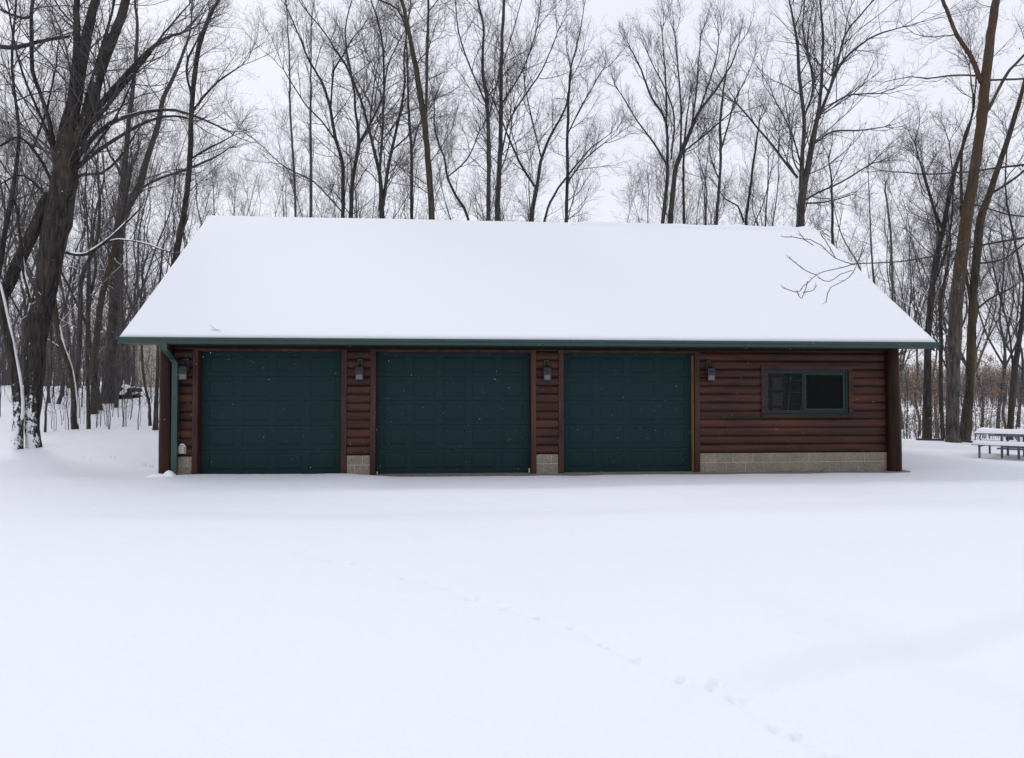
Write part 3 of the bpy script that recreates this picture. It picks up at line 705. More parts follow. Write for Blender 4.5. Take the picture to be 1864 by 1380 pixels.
def grow(S, D, L, R, nseg, up, wander, rng, taper=.3):
    n = len(S); pts = [S]; d = norm(D)
    kink = rng.normal(0, wander, (nseg, n, 3))
    for i in range(nseg):
        d = norm(d+kink[i]+np.array([0, 0, up/nseg])); pts.append(pts[-1]+d*(L/nseg)[:, None])
    t = np.linspace(0, 1, nseg+1)[None, :]
    return np.stack(pts, 1), R[:, None]*(1-(1-taper)*t)
def child(P, R, L, K, t0, a0, a1, lr, rng, rr=.62, rmin=.003, tend=1.0, tp=.55, ref=None):
    """K children on every branch of a level"""
    n, M, _ = P.shape
    t = t0+(tend-t0)*(np.arange(K)[None, :]+rng.random((n, K)))/K
    s = t*(M-1); i = np.minimum(s.astype(int), M-2); f = (s-i)[..., None]
    r_ = np.arange(n)[:, None]
    S = P[r_, i]*(1-f)+P[r_, i+1]*f; T = norm(P[r_, i+1]-P[r_, i]); f = f[..., 0]
    Rr = R[r_, i]*(1-f)+R[r_, i+1]*f
    q = rng.normal(0, 1, (n, K, 3)); q = norm(q-(q*T).sum(-1, keepdims=True)*T)
    a = np.radians(rng.uniform(a0, a1, (n, K)))[..., None]
    D = np.cos(a)*T+np.sin(a)*q
    Lc = L[:, None]*lr*(1-tp*t)*rng.uniform(.6, 1.25, (n, K))
    Rc = np.maximum(np.minimum(Rr*rr, Lc*.0085+.0022), rmin)
    if ref is None: return S.reshape(-1, 3), D.reshape(-1, 3), Lc.ravel(), Rc.ravel()
    keep = (rng.random((n, K)) < np.clip((L/ref)**1.15, .0, 1)[:, None]).ravel(); keep[0] = True
    return S.reshape(-1, 3)[keep], D.reshape(-1, 3)[keep], Lc.ravel()[keep], Rc.ravel()[keep]

def canopy(stems, p, rng):
    """stems: list of (N,4) world paths with radius.  returns mesh pieces of limbs (coarse) and twigs (fine)"""
    Ss = []; Ds = []; Ls = []; Rs = []
    for st, spec in stems:
        seg = np.linalg.norm(np.diff(st[:, :3], axis=0), axis=1); cum = np.concatenate([[0], np.cumsum(seg)]); tot = cum[-1]
        zlow = spec.get('clear', p['clear'])
        n = max(1, int(tot*spec.get('dens', p['dens'])))
        for k in range(n):
            s = tot*(k+rng.random())/n
            i = min(np.searchsorted(cum, s, side='right')-1, len(seg)-1); f = (s-cum[i])/seg[i]
            pt = st[i]*(1-f)+st[i+1]*f
            if pt[2] < zlow: continue
            T = norm(st[i+1, :3]-st[i, :3]); q = rng.normal(0, 1, 3); q[2] *= .5; q = q-np.dot(q, T)*T; q = norm(q)
            a = radians(rng.uniform(*p['ang1'])); frac = s/tot
            Ss.append(pt[:3]); Ds.append(np.cos(a)*T+np.sin(a)*q)
            Lk = p['L1']*spec.get('ls', 1)*(1.05-.5*frac)*rng.uniform(.45, 1.2)
            Ls.append(Lk); Rs.append(min(pt[3]*.55, Lk*.0075+.004))
        for k in range(2 if spec.get('ls', 1) < .7 else 3):        # leader breaks up into a spray
            T = norm(st[-1, :3]-st[-2, :3]); q = norm(rng.normal(0, 1, 3))
            Ss.append(st[-1, :3]); Ds.append(norm(T+q*.45)); Ls.append(p['L1']*spec.get('ls', 1)*rng.uniform(.5, .9)); Rs.append(max(.006, st[-1, 3]*.8))
    S, D, L, R = np.array(Ss), np.array(Ds), np.array(Ls), np.array(Rs)
    up = p['up']
    P1, R1 = grow(S, D, L, R, 9, up, p['wander'], rng)
    S, D, L2, R_ = child(P1, R1, L, p['K'][0], .12, 25, 55, .72, rng, ref=p['L1']*.70)
    P2, R2 = grow(S, D, L2, R_, 6, up*.8, p['wander']*1.1, rng)
    S, D, L3, R_ = child(P2, R2, L2, p['K'][1], .12, 25, 58, .70, rng, ref=p['L1']*.42)
    P3, R3 = grow(S, D, L3, R_, 4, up*.6, p['wander']*1.2, rng)
    limb = [tubes(P1, R1, 5), tubes(P2, R2, 4)]
    tw = [tubes(P3, R3, 3)]
    if len(p['K']) > 2:
        S, D, L4, R_ = child(P3, R3, L3, p['K'][2], .15, 22, 58, .75, rng, rmin=p.get('tw', .0024), ref=p['L1']*.23)
        P4, R4 = grow(S, D, np.maximum(L4, .10), R_, 3, up*.5, p['wander']*1.2, rng, .45)
        tw.append(tubes(P4, R4, 3))
    return limb, tw, (P1, R1)

PD = dict(L1=2.5, dens=2.3, clear=3.0, ang1=(30, 62), up=.5, wander=.13, K=(7, 7, 4))
def snow_strip(P, R, k=.75, lift=.55):
    Q = P.copy(); Q[..., 2] += R*lift; return tubes(Q, np.maximum(R*k, .004), 6)
WS = .87
def make_tree(name, label, stems, Y, mat, p=None, seed=1, cat='tree', group=None, flare=1.25, twig=None, snow=None, base_ext=True, leaves=0):
    """stems: list of (pts, spec); pts in survey px (x, y, width) at distance Y"""
    rng = np.random.default_rng(seed); p = {**PD, **(p or {})}
    world = []
    for si, item in enumerate(stems):
        pts, spec = item if isinstance(item, tuple) else (item, {})
        lean = spec.get('lean', rng.uniform(-.10, .10) if si else 0.0); y0 = spec.get('y0', 0.0)
        z00 = None; W = []
        for (x, y, wd) in pts:
            a = at(x, y, Y+y0)
            if z00 is None: z00 = a[2]
            a = at(x, y, Y+y0+lean*abs(a[2]-z00))
            W.append([*a, wd*WS*spec.get('ws', 1)/2/F*depth(a)])
        if si == 0 and base_ext:
            x0, y0_, z0_, r0 = W[0]; g = gz(x0, y0_)
            if z0_ > g+.6:
                n = 3; dx = (W[0][0]-W[1][0])/max(.3, W[1][2]-W[0][2])*.4
                for k in range(1, n+1):
                    t = k/n; W.insert(0, [x0+dx*(z0_-g)*t*.6, y0_, z0_+(g-.15-z0_)*t, r0*(1+.25*t)])
            else: W[0][2] = min(z0_, g-.1)
            W[0][3] *= flare
        if pts[-1][1] <= 4 and not spec.get('noext'):         # carries on above the picture
            a = np.array(W[-1]); b = np.array(W[-2]); d = norm(a[:3]-b[:3]); L = spec.get('ext', 3.2)
            for k in (1, 2, 3): W.append([*(a[:3]+d*L*k/3+rng.normal(0, .08, 3)), a[3]*(1-.25*k)])
        st = smooth_path(W); st[:, :3] += (rng.normal(0, .010, (len(st), 3)))*np.linspace(0, 1, len(st))[:, None]
        st[:, 3] = np.maximum(st[:, 3]*(1+rng.normal(0, .02, len(st))), .006)
        world.append((st, spec))
    base = world[0][0][0]
    root = empty(name, (base[0], base[1], max(base[2], gz(base[0], base[1])))); tag(root, label, cat, group)
    tp = []
    for st, spec in world:
        S_ = 14 if st[0, 3] > .18 else (9 if st[0, 3] > .06 else 6)
        V, Q = tubes(st[None, :, :3], st[None, :, 3], S_)
        if S_ >= 9:                                             # bark ridges and root flare
            Vr = V.reshape(-1, S_, 3); c = st[:, None, :3]; k = np.arange(S_)
            amp = 1+.05*np.sin(k*3+st[:, 2:3]*1.7)+.035*rng.normal(0, 1, (len(st), S_))
            V = (c+(Vr-c)*amp[..., None]).reshape(-1, 3)
        tp.append((V, Q))
    limb, tw, lv1 = canopy([(s, sp) for s, sp in world if sp.get('dens', 1) > 0], p, rng)
    V, Q = merge(tp); link('trunk', quadmesh('trunk', V, Q), mat, root)
    V, Q = merge(limb+tw); link('crown', quadmesh('crown', V, Q), twig or M_TWIG, root)
    if snow:
        sp_ = []
        for si, (st, spec) in enumerate(world):
            if spec.get('snow'):
                a, b = spec['snow']; n = len(st); s_ = st[int(a*n):max(int(a*n)+3, int(b*n))]
                T = np.gradient(s_[:, :3], axis=0); T = norm(T); h = np.sqrt(1-np.clip(T[:, 2], -1, 1)**2)
                q = s_[:, :3].copy(); off = np.zeros_like(q); off[:, 2] = 1; off = off-(off*T).sum(1, keepdims=True)*T; off = norm(off)
                q += off*(s_[:, 3:4]*.72)
                r_ = s_[:, 3]*spec.get('sw', .55)*(.75+.5*rng.random(len(s_))); r_[0] = r_[-1] = .003
                sp_.append(tubes(q[None], r_[None], 8))
        # a dusting along the flatter limbs
        P1, R1 = lv1; flat = np.abs(norm(P1[:, -1]-P1[:, 0])[:, 2]) < .55
        flat &= P1[:, 0, 2] < snow
        if flat.any(): sp_.append(snow_strip(P1[flat], R1[flat], .8, .6))
        if sp_:
            V, Q = merge(sp_); link('snow', quadmesh('snow', V, Q), M_SNOWCAP, root)['kind'] = 'stuff'
    if leaves: add_leaves(root, lv1, leaves, rng)
    return root
def add_leaves(root, lv, n, rng, size=.05):
    P, R = lv; k = len(P); i = rng.integers(0, k, n); j = rng.integers(P.shape[1]//3, P.shape[1], n)
    C = P[i, j]+rng.normal(0, .16, (n, 3)); a = norm(rng.normal(0, 1, (n, 3))); b = norm(np.cross(a, norm(rng.normal(0, 1, (n, 3)))))
    a[:, 2] -= .8; a = norm(a); s = size*rng.uniform(.6, 1.2, (n, 1))
    V = np.stack([C, C+a*s*.9+b*s*.45, C+a*s*1.9, C+a*s*.9-b*s*.45], 1).reshape(-1, 3)
    Q = np.arange(n*4).reshape(-1, 4); link('leaves', quadmesh('leaves', V, Q, False), M_LEAF, root)

def S(*a, **k): return (list(a), k)
# ---- big multi-stemmed tree at the left
make_tree('old_tree', 'huge dark multi-stemmed tree with snow plastered on its base, left edge of the yard', [
  S((63, 812, 26), (58, 780, 27), (60, 740, 31), (61, 708, 33), (68, 603, 41), (87, 509, 43), (97, 436, 47), (104, 405, 52), (115, 351, 48), (121, 287, 45), (126, 235, 38), (130, 200, 24), (136, 128, 14), (140, 64, 13), (139, 0, 12), dens=1.5, clear=6.5),
  S((129, 225, 27), (140, 170, 24), (148, 120, 22), (158, 64, 21), (169, 16, 18), (174, 0, 17), dens=1.2, snow=(.3, .9), sw=.2),
  S((138, 262, 28), (152, 236, 27), (172, 170, 21), (184, 125, 21), (201, 80, 20), (219, 34, 18), (229, 0, 17), dens=1.2),
  S((150, 238, 13), (172, 205, 12), (204, 166, 12), (242, 124, 10), (271, 93, 8), (300, 70, 6), (330, 62, 4), ls=.8, dens=2.2),
  S((140, 290, 11), (160, 262, 10), (198, 226, 8), (255, 206, 7), (319, 201, 5.5), (367, 217, 4.5), (415, 238, 3), ls=.5, dens=2.6, snow=(.3, .8)),
  S((140, 305, 10), (165, 284, 9), (207, 255, 7), (271, 220, 6), (319, 212, 4.5), (350, 218, 3), ls=.5, dens=2.6),
  S((112, 300, 11), (99, 270, 10), (89, 217, 9), (73, 169, 8), (59, 128, 8), (57, 73, 7), (60, 0, 7), ls=.8, dens=2.),
  S((57, 30, 5), (40, 33, 5), (6, 20, 6), ls=.5), S((128, 66, 5), (70, 76, 7), (30, 88, 9), (-20, 80, 9), ls=.6),
  S((104, 395, 20), (86, 357, 22), (65, 414, 24), (36, 472, 24), (11, 527, 24), (-30, 600, 24), dens=0, lean=.1),
  S((121, 460, 7), (140, 464, 7), (159, 462, 7), (188, 443, 6), (232, 404, 4), (262, 372, 2), ls=.45, dens=2.5, clear=1, snow=(.02, .95), sw=.8),
  S((190, 443, 3.5), (215, 436, 3.5), (254, 441, 3.5), (290, 452, 3), (319, 464, 2), ls=.3, dens=3, clear=1, snow=(.02, .95), sw=.9),
  S((132, 330, 6), (150, 318, 6), (185, 315, 5), (215, 290, 5), (240, 255, 3), (258, 225, 2), ls=.4, dens=2.2),
  S((76, 520, 5), (62, 560, 7), (44, 500, 6), (38, 440, 5), (30, 380, 4), (8, 330, 3), dens=2, ls=.5, clear=1, snow=(.2, .6)),
  S((118, 330, 8), (100, 285, 7), (82, 230, 6), (64, 190, 5), (34, 110, 4), (12, 0, 3), dens=2), S((146, 225, 8), (160, 170, 7), (178, 110, 6), (196, 50, 5), (208, 0, 4), dens=2),
  S((152, 240, 8), (190, 200, 7), (228, 152, 6), (262, 112, 5), (300, 60, 4), (344, 8, 2.5), dens=2.2), S((100, 350, 7), (80, 300, 6), (38, 250, 6), (6, 263, 5), (-20, 270, 4), ls=.7), S((60, 270, 4), (80, 215, 4), (96, 150, 3), (110, 60, 2)),
  S((158, 250, 6), (178, 190, 6), (184, 120, 5), (200, 40, 3), (206, 0, 2)), S((118, 400, 5), (60, 330, 5), (30, 320, 4), (4, 335, 3), ls=.6), S((148, 300, 6), (178, 260, 5), (210, 215, 4), (232, 170, 3), (246, 130, 2), ls=.6), S((160, 64, 5), (120, 30, 4), (100, 0, 3)),
 ], 5.4, M_BARK_DARK, dict(L1=3.0, K=(7, 6, 4), dens=1.5), seed=3, snow=5.5)
make_tree('leaning_tree', 'thick trunk leaning left at the picture edge, its upper side packed with snow', [
  S((31, 806, 20), (33, 760, 20), (31, 708, 20), (22, 650, 19), (11, 596, 18), (-6, 520, 17), (-30, 420, 15), (-50, 300, 12), (-60, 150, 9), (-62, 0, 6), snow=(.05, .30), sw=.5),
  S((-6, 520, 10), (8, 430, 9), (26, 330, 8), (34, 240, 7), (22, 120, 5), (30, 0, 4)),
 ], 5.1, M_BARK_DARK, dict(L1=2.4, dens=1.5, clear=3.2), seed=4, snow=4)
# ---- other named trees, left to right
R_ = [
 ('slender_tree', 'tall thin tree with a bent trunk just left of the roof peak', 12,
  [S((312, 520, 13), (322, 458, 13), (325, 440, 12), (338, 367, 12), (346, 287, 11), (348, 207, 10), (354, 143, 10), (364, 80, 9), (383, 26, 8), (399, 0, 6)),
   S((350, 180, 5), (340, 120, 5), (365, 60, 3)), S((352, 200, 4), (395, 150, 4), (440, 120, 2)), S((346, 290, 4), (383, 268, 4), (420, 250, 2))], M_BARK_DARKU, dict(L1=2.3, up=.35)),
 ('forked_tree', 'large low-forking grey tree between the huge dark tree and the roof edge', 19,
  [S((199, 700, 26), (202, 650, 24), (206, 603, 22), (211, 509, 21), (215, 440, 22), (220, 395, 20), (226, 319, 13), (230, 271, 11), (236, 207, 9), (242, 160, 8), (250, 60, 6), (246, 0, 5)),
   S((223, 400, 17), (238, 365, 15), (252, 344, 15), (268, 287, 12), (287, 230, 10), (297, 179, 9), (319, 134, 7), (345, 60, 4), (350, 0, 3)),
   S((258, 342, 5), (290, 325, 5), (338, 309, 5), (383, 290, 4), (415, 272, 2), ls=.7), S((225, 330, 6), (212, 300, 5), (195, 270, 4), (175, 180, 2), ls=.7)], M_BARK_GREY, dict(L1=3.0, K=(6, 6, 4))),
 ('curved_tree', 'brown trunk curving up to the left with a snow line along its right side', 11,
  [S((135, 722, 11), (127, 672, 12), (109, 617, 11), (98, 545, 10), (100, 480, 9), (118, 400, 8), (130, 300, 6), (122, 200, 4), snow=(.05, .42), sw=.5)], M_BARK_RUST, dict(L1=2.2)),
 ('leafy_tree', 'mid-size trunk with dangling tan leaves beside the large forked tree', 16,
  [S((172, 690, 12), (174, 635, 13), (185, 545, 12), (203, 472, 10), (222, 400, 8), (240, 300, 5))], M_BARK_RUST, dict(L1=2.0, clear=2.6)),
 ('bent_tree', 'narrow trunk bending right behind the huge multi-stemmed tree', 13,
  [S((138, 708, 10), (145, 617, 10), (149, 509, 9), (174, 447, 8), (182, 380, 6), (176, 300, 4))], M_BARK_GREY, dict(L1=2.0)),
 ('straight_sapling', 'pale straight young tree rising behind the left third of the roof, furthest left of two', 15,
  [S((538, 391, 5), (536, 330, 5), (528, 191, 4), (527, 112, 3), (522, 16, 2))], M_BARK_PALE, dict(L1=1.5, ang1=(20, 40), up=.9)),
 ('straight_sapling', 'pale straight pole-like tree behind the roof, second from the left of two', 15,
  [S((566, 391, 7), (566, 330, 6), (565, 223, 5), (566, 130, 3.5), (566, 48, 2.5))], M_BARK_PALE, dict(L1=1.4, ang1=(20, 40), up=.9)),
 ('crooked_tree', 'dark tree sweeping up-left behind the roof, left one of a close pair', 10,
  [S((624, 392, 8), (624, 303, 8), (611, 255, 7), (600, 191, 6), (586, 150, 5), (564, 112, 4), (541, 57, 3), (520, 10, 2)),
   S((602, 195, 4), (608, 128, 4), (624, 102, 3.5), (640, 73, 3), (656, 54, 2)), S((608, 252, 4), (585, 220, 3.5), (557, 191, 3), (516, 128, 2)), S((622, 385, 3.5), (570, 330, 3), (520, 305, 2.5), (460, 250, 1.5))], M_BARK_DARKU, {}),
 ('crooked_tree', 'dark Y-shaped tree behind the roof, the right one of a close pair', 10,
  [S((639, 392, 8.5), (643, 319, 8), (653, 262, 7.5), (648, 207, 5), (640, 140, 4.5), (618, 102, 4), (589, 57, 3), (557, 19, 2), (545, 0, 1.5)),
   S((653, 262, 6), (675, 223, 5), (697, 175, 4), (706, 120, 3), (735, 60, 2)), S((672, 240, 3.5), (680, 160, 3), (690, 110, 2))], M_BARK_DARKU, {}),
 ('twin_stemmed_tree', 'two-stemmed dark V tree behind the roof between the crooked pair and the thick rusty trunk', 9,
  [S((695, 394, 11), (691, 319, 8), (672, 239, 6), (656, 179, 5.5), (640, 137, 4), (628, 60, 3), (640, 0, 2)),
   S((691, 315, 6), (697, 223, 5.5), (699, 143, 5), (694, 64, 4), (675, 0, 3)),
   S((697, 375, 8), (707, 303, 7.5), (723, 230, 6), (736, 160, 5), (736, 96, 4), (748, 0, 2.5)), S((712, 275, 3.5), (740, 250, 3), (765, 225, 2))], M_BARK_DARKU, {}),
 ('narrow_tree', 'narrow dark tree just left of the thick rusty trunk behind the roof', 13,
  [S((749, 396, 7), (749, 287, 6.5), (744, 207, 5.5), (742, 128, 4), (738, 40, 2.5)), S((747, 290, 3), (758, 240, 3), (768, 215, 2))], M_BARK_DARKU, dict(L1=1.8)),
 ('rusty_tree', 'thick tree with rusty orange lichen that forks high behind the middle of the roof', 8,
  [S((786, 397, 13.5), (779, 287, 12.5), (771, 211, 13), (755, 112, 10.5), (742, 48, 8.5), (731, 0, 8)),
   S((772, 215, 8), (776, 191, 7), (777, 121, 6.5), (779, 48, 6), (780, 0, 5.5)), S((739, 50, 5), (723, 16, 4), (690, 0, 3), ls=.8)], M_BARK_RUST, dict(clear=7.8)),
 ('arched_tree', 'thin tree arching left behind the roof, right of the thick rusty trunk', 14,
  [S((852, 398, 6), (832, 360, 5.5), (815, 325, 5), (808, 285, 4), (792, 240, 3.5), (790, 190, 2.5)), S((815, 322, 3), (850, 290, 3), (872, 240, 2))], M_BARK_GREY, dict(L1=1.8)),
 ('parallel_tree', 'tall tree behind the roof centre, left one of two nearly parallel trunks', 10,
  [S((889, 399, 9.5), (890, 287, 9), (887, 191, 7.5), (879, 128, 6), (880, 48, 5), (870, 0, 4)), S((885, 190, 4), (855, 120, 3.5), (835, 60, 3), (828, 0, 2)), S((888, 225, 4), (905, 150, 3.5), (930, 70, 2.5), (950, 0, 2))], M_BARK_GREY, {}),
 ('parallel_tree', 'tall tree behind the roof centre, right one of two nearly parallel trunks', 10.6,
  [S((905, 399, 11), (910, 287, 10), (912, 191, 8.5), (913, 96, 7), (918, 0, 6)), S((911, 290, 4), (930, 215, 4), (985, 130, 3), (1015, 60, 2)), S((913, 190, 4), (950, 130, 3.5), (975, 60, 3), (985, 0, 2)), S((908, 320, 3), (925, 270, 3), (935, 200, 2.2))], M_BARK_GREY, {}),
 ('spreading_tree', 'small wide-forking tree right of the two parallel trunks behind the roof', 11,
  [S((968, 400, 9.5), (976, 344, 8), (988, 281, 6), (1008, 236, 5), (1028, 200, 4), (1040, 140, 2.5)), S((974, 340, 5), (950, 303, 5), (925, 249, 4), (903, 195, 2.5)), S((986, 290, 3.5), (965, 205, 3), (955, 150, 2))], M_BARK_DARKU, dict(L1=2.3)),
 ('leaning_sapling', 'thin tree leaning right between the wide-forking tree and its upright neighbour', 12,
  [S((992, 401, 5), (1008, 357, 5), (1030, 325, 4), (1075, 270, 2.5), (1110, 245, 1.5))], M_BARK_GREY, dict(L1=1.4, K=(5, 5, 3), dens=1.6)),
 ('upright_tree', 'upright tree behind the roof just left of the open sky gap', 12,
  [S((1031, 401, 7), (1033, 319, 7), (1033, 249, 6), (1036, 160, 5), (1040, 121, 4), (1055, 60, 2.5), (1062, 20, 1.5)), S((1033, 245, 3.5), (1060, 190, 3), (1095, 130, 2)), S((1034, 330, 3.5), (1065, 290, 3), (1100, 260, 2))], M_BARK_DARKU, dict(L1=2.2)),
 ('domed_tree', 'multi-stemmed tree with a rounded dome of fine twigs standing right of the sky gap', 14,
  [S((1220, 408, 11), (1225, 350, 11), (1231, 303, 10), (1253, 249, 8), (1272, 204, 6), (1301, 166, 5), (1330, 120, 3.5), (1345, 80, 2)),
   S((1206, 408, 7.5), (1212, 350, 7.5), (1215, 319, 7), (1212, 223, 5), (1186, 179, 4.5), (1167, 128, 3.5), (1148, 89, 2)),
   S((1214, 300, 4.5), (1190, 260, 4), (1160, 220, 3), (1130, 170, 2)), S((1213, 225, 4), (1212, 150, 3.5), (1205, 60, 2)), S((1238, 285, 5), (1240, 210, 4), (1235, 130, 3), (1228, 60, 2)),
   S((1258, 240, 4), (1268, 160, 3.5), (1275, 70, 2)), S((1240, 280, 4), (1290, 240, 4), (1330, 205, 2.5)), S((1222, 290, 4), (1225, 200, 3.5), (1180, 100, 2)), S((1272, 204, 3.5), (1300, 120, 3), (1310, 65, 2))],
   M_BARK_GREY, dict(L1=1.9, up=1.0, ang1=(18, 42), dens=2.6, K=(7, 6, 4))),
 ('thin_tree', 'thin dark tree tucked against the right side of the domed tree', 14.6,
  [S((1245, 408, 6), (1244, 319, 5), (1247, 249, 4), (1255, 180, 2.5))], M_BARK_DARKU, dict(L1=1.4)),
 ('slim_tree', 'slim tree forking in a narrow V right of the domed tree', 13,
  [S((1304, 410, 6.5), (1309, 340, 6), (1312, 287, 6), (1311, 223, 5), (1320, 143, 3.5), (1328, 95, 2)), S((1313, 270, 4), (1325, 230, 3.5), (1339, 179, 3), (1358, 143, 2), (1375, 100, 1.4)), S((1308, 325, 3), (1293, 285, 2.5), (1292, 250, 1.6))], M_BARK_GREY, dict(L1=1.7)),
 ('small_tree', 'small dark tree left of the great grey fork over the right half of the roof', 15,
  [S((1358, 410, 6), (1369, 319, 5), (1375, 271, 4), (1382, 223, 2.5)), S((1354, 405, 4), (1343, 375, 3.5), (1320, 362, 2.5), (1300, 330, 1.5))], M_BARK_DARKU, dict(L1=1.6, clear=3)),
 ('great_forked_tree', 'great broad-crowned grey tree forking low over the right end of the ridge', 9,
  [S((1457, 414, 17), (1461, 351, 15), (1470, 310, 12), (1477, 270, 11), (1484, 232, 10), (1492, 191, 7), (1496, 128, 6), (1498, 64, 5), (1493, 0, 4)),
   S((1459, 345, 11), (1460, 287, 9), (1464, 223, 8), (1455, 143, 7), (1452, 86, 6), (1440, 16, 4), (1436, 0, 3.5)),
   S((1486, 225, 7), (1509, 166, 6), (1528, 121, 5.5), (1557, 89, 4.5), (1595, 64, 3.5), (1640, 50, 2)), S((1500, 190, 6), (1519, 137, 5), (1538, 64, 4), (1563, 32, 3.5), (1590, 0, 3)),
   S((1452, 324, 5.5), (1425, 290, 5), (1404, 262, 4.5), (1370, 222, 4), (1340, 188, 3)), S((1465, 365, 5), (1490, 350, 4.5), (1531, 332, 4), (1586, 297, 2.5), ls=.8), S((1478, 265, 4.5), (1515, 240, 4), (1560, 238, 3), (1610, 232, 2), ls=.7),
   S((1463, 215, 4.5), (1480, 160, 4), (1470, 80, 3), (1478, 20, 2)), S((1458, 300, 3.5), (1440, 240, 3), (1410, 180, 2)), S((1484, 150, 4), (1462, 60, 3), (1465, 0, 2)), S((1495, 205, 4), (1540, 175, 3.5), (1600, 170, 2.2), ls=.8), S((1466, 370, 4), (1500, 368, 3.4), (1550, 355, 2), ls=.6)],
   M_BARK_GREY, dict(L1=3.0, K=(6, 6, 4), up=.5, clear=6.5)),
 ('dark_sapling', 'dark sapling standing above the right roof slope behind the ridge end', 13,
  [S((1516, 470, 6), (1515, 431, 5.5), (1514, 335, 4), (1508, 290, 2.5))], M_BARK_DARKU, dict(L1=1.7, clear=2.5)),
 ('broken_stem', 'thin broken-topped stem with stubs between the ridge end and the tall rusty tree', 14,
  [S((1626, 560, 4.5), (1622, 440, 4.5), (1616, 380, 4), (1611, 332, 3), dens=.6, ls=.4)], M_BARK_PALE, dict(L1=1.2)),
 ('tall_rusty_tree', 'tall leaning tree with grey butt and rusty upper trunk, right edge of the yard', 7.6,
  [S((1735, 812, 30), (1734, 790, 26), (1735, 682, 25), (1740, 568, 25), (1747, 493, 25), (1756, 418, 23), (1762, 380, 22), (1770, 335, 20), (1786, 223, 20), (1794, 143, 19), (1804, 64, 17), (1813, 0, 15)),
   S((1786, 150, 10), (1767, 102, 9), (1742, 64, 8), (1723, 16, 7), (1716, 0, 7)), S((1799, 200, 7), (1818, 160, 7), (1838, 128, 6), (1863, 102, 5), (1900, 60, 3), snow=(0, .4), ls=.8),
   S((1784, 138, 4), (1739, 137, 3.5), (1688, 143, 3), (1659, 140, 2), (1610, 150, 1.5), ls=.4, dens=1.2), S((1796, 146, 4), (1863, 143, 4), (1910, 130, 3), ls=.6)], M_BARK_BUTT, dict(L1=2.4, dens=1.1, clear=7, up=.4)),
 ('leaning_companion_tree', 'brown trunk rising close beside and behind the tall rusty tree and leaning right', 8.4,
  [S((1754, 808, 19), (1764, 719, 17), (1767, 644, 17), (1771, 550, 15), (1777, 474, 16), (1785, 399, 15), (1796, 367, 13), (1818, 303, 11), (1844, 223, 9), (1870, 130, 7), (1890, 20, 5), (1893, 0, 4)),
   S((1768, 560, 6), (1756, 480, 6), (1752, 420, 6), (1751, 271, 5), (1771, 204, 4), (1765, 120, 2)), S((1778, 480, 4), (1830, 470, 4), (1890, 420, 3), ls=.6), S((1772, 570, 4), (1800, 545, 4), (1850, 520, 3), ls=.6), S((1800, 355, 5), (1840, 330, 5), (1890, 290, 4))], M_BARK_RUST, dict(L1=2.2, dens=1.5, clear=3.5)),
 ('brown_tree', 'straight brown tree leaning slightly right, nearest the roof edge of the right-hand group', 8.8,
  [S((1687, 808, 16), (1688, 700, 15), (1690, 606, 13), (1696, 531, 12), (1705, 467, 11), (1717, 418, 10), (1724, 380, 9), (1738, 310, 8), (1751, 271, 6), (1771, 204, 4), (1778, 120, 2.5)),
   S((1700, 500, 6), (1712, 450, 5), (1700, 380, 4), (1680, 300, 2.5)), S((1716, 420, 5), (1690, 350, 4), (1665, 260, 2.2)), S((1696, 531, 4), (1726, 440, 4), (1735, 345, 3), (1728, 260, 2))], M_BARK_DARKU, dict(L1=2.0, clear=3.8)),
 ('crooked_dark_tree', 'dark crooked tree between the brown tree and the tall rusty tree', 12,
  [S((1716, 790, 8), (1712, 700, 8), (1713, 620, 8), (1712, 550, 7), (1722, 500, 6), (1730, 440, 4), (1722, 380, 2.5))], M_BARK_DARKU, dict(L1=1.8, clear=2.5)),
 ('edge_tree', 'dark leaning tree behind the picnic table at the right edge', 8.6,
  [S((1836, 826, 16), (1838, 799, 13), (1841, 742, 12), (1847, 677, 11), (1854, 629, 10), (1863, 560, 9), (1872, 450, 8), (1868, 320, 6), (1880, 200, 4), (1884, 60, 2)), S((1846, 690, 4), (1836, 600, 3.5), (1815, 520, 3), (1800, 440, 2)), S((1866, 520, 5), (1845, 430, 4), (1830, 340, 3), (1835, 250, 2))], M_BARK_DARKU, dict(L1=2.1, clear=3)),
]
for i, (nm, lb, Y, st, mt, p) in enumerate(R_): make_tree(nm, lb, st, Y, mt, p, seed=20+i, snow=4.5, leaves={'leafy_tree': 160, 'brown_tree': 120, 'domed_tree': 90, 'great_forked_tree': 60, 'crooked_dark_tree': 160, 'leaning_companion_tree': 60}.get(nm, 0))
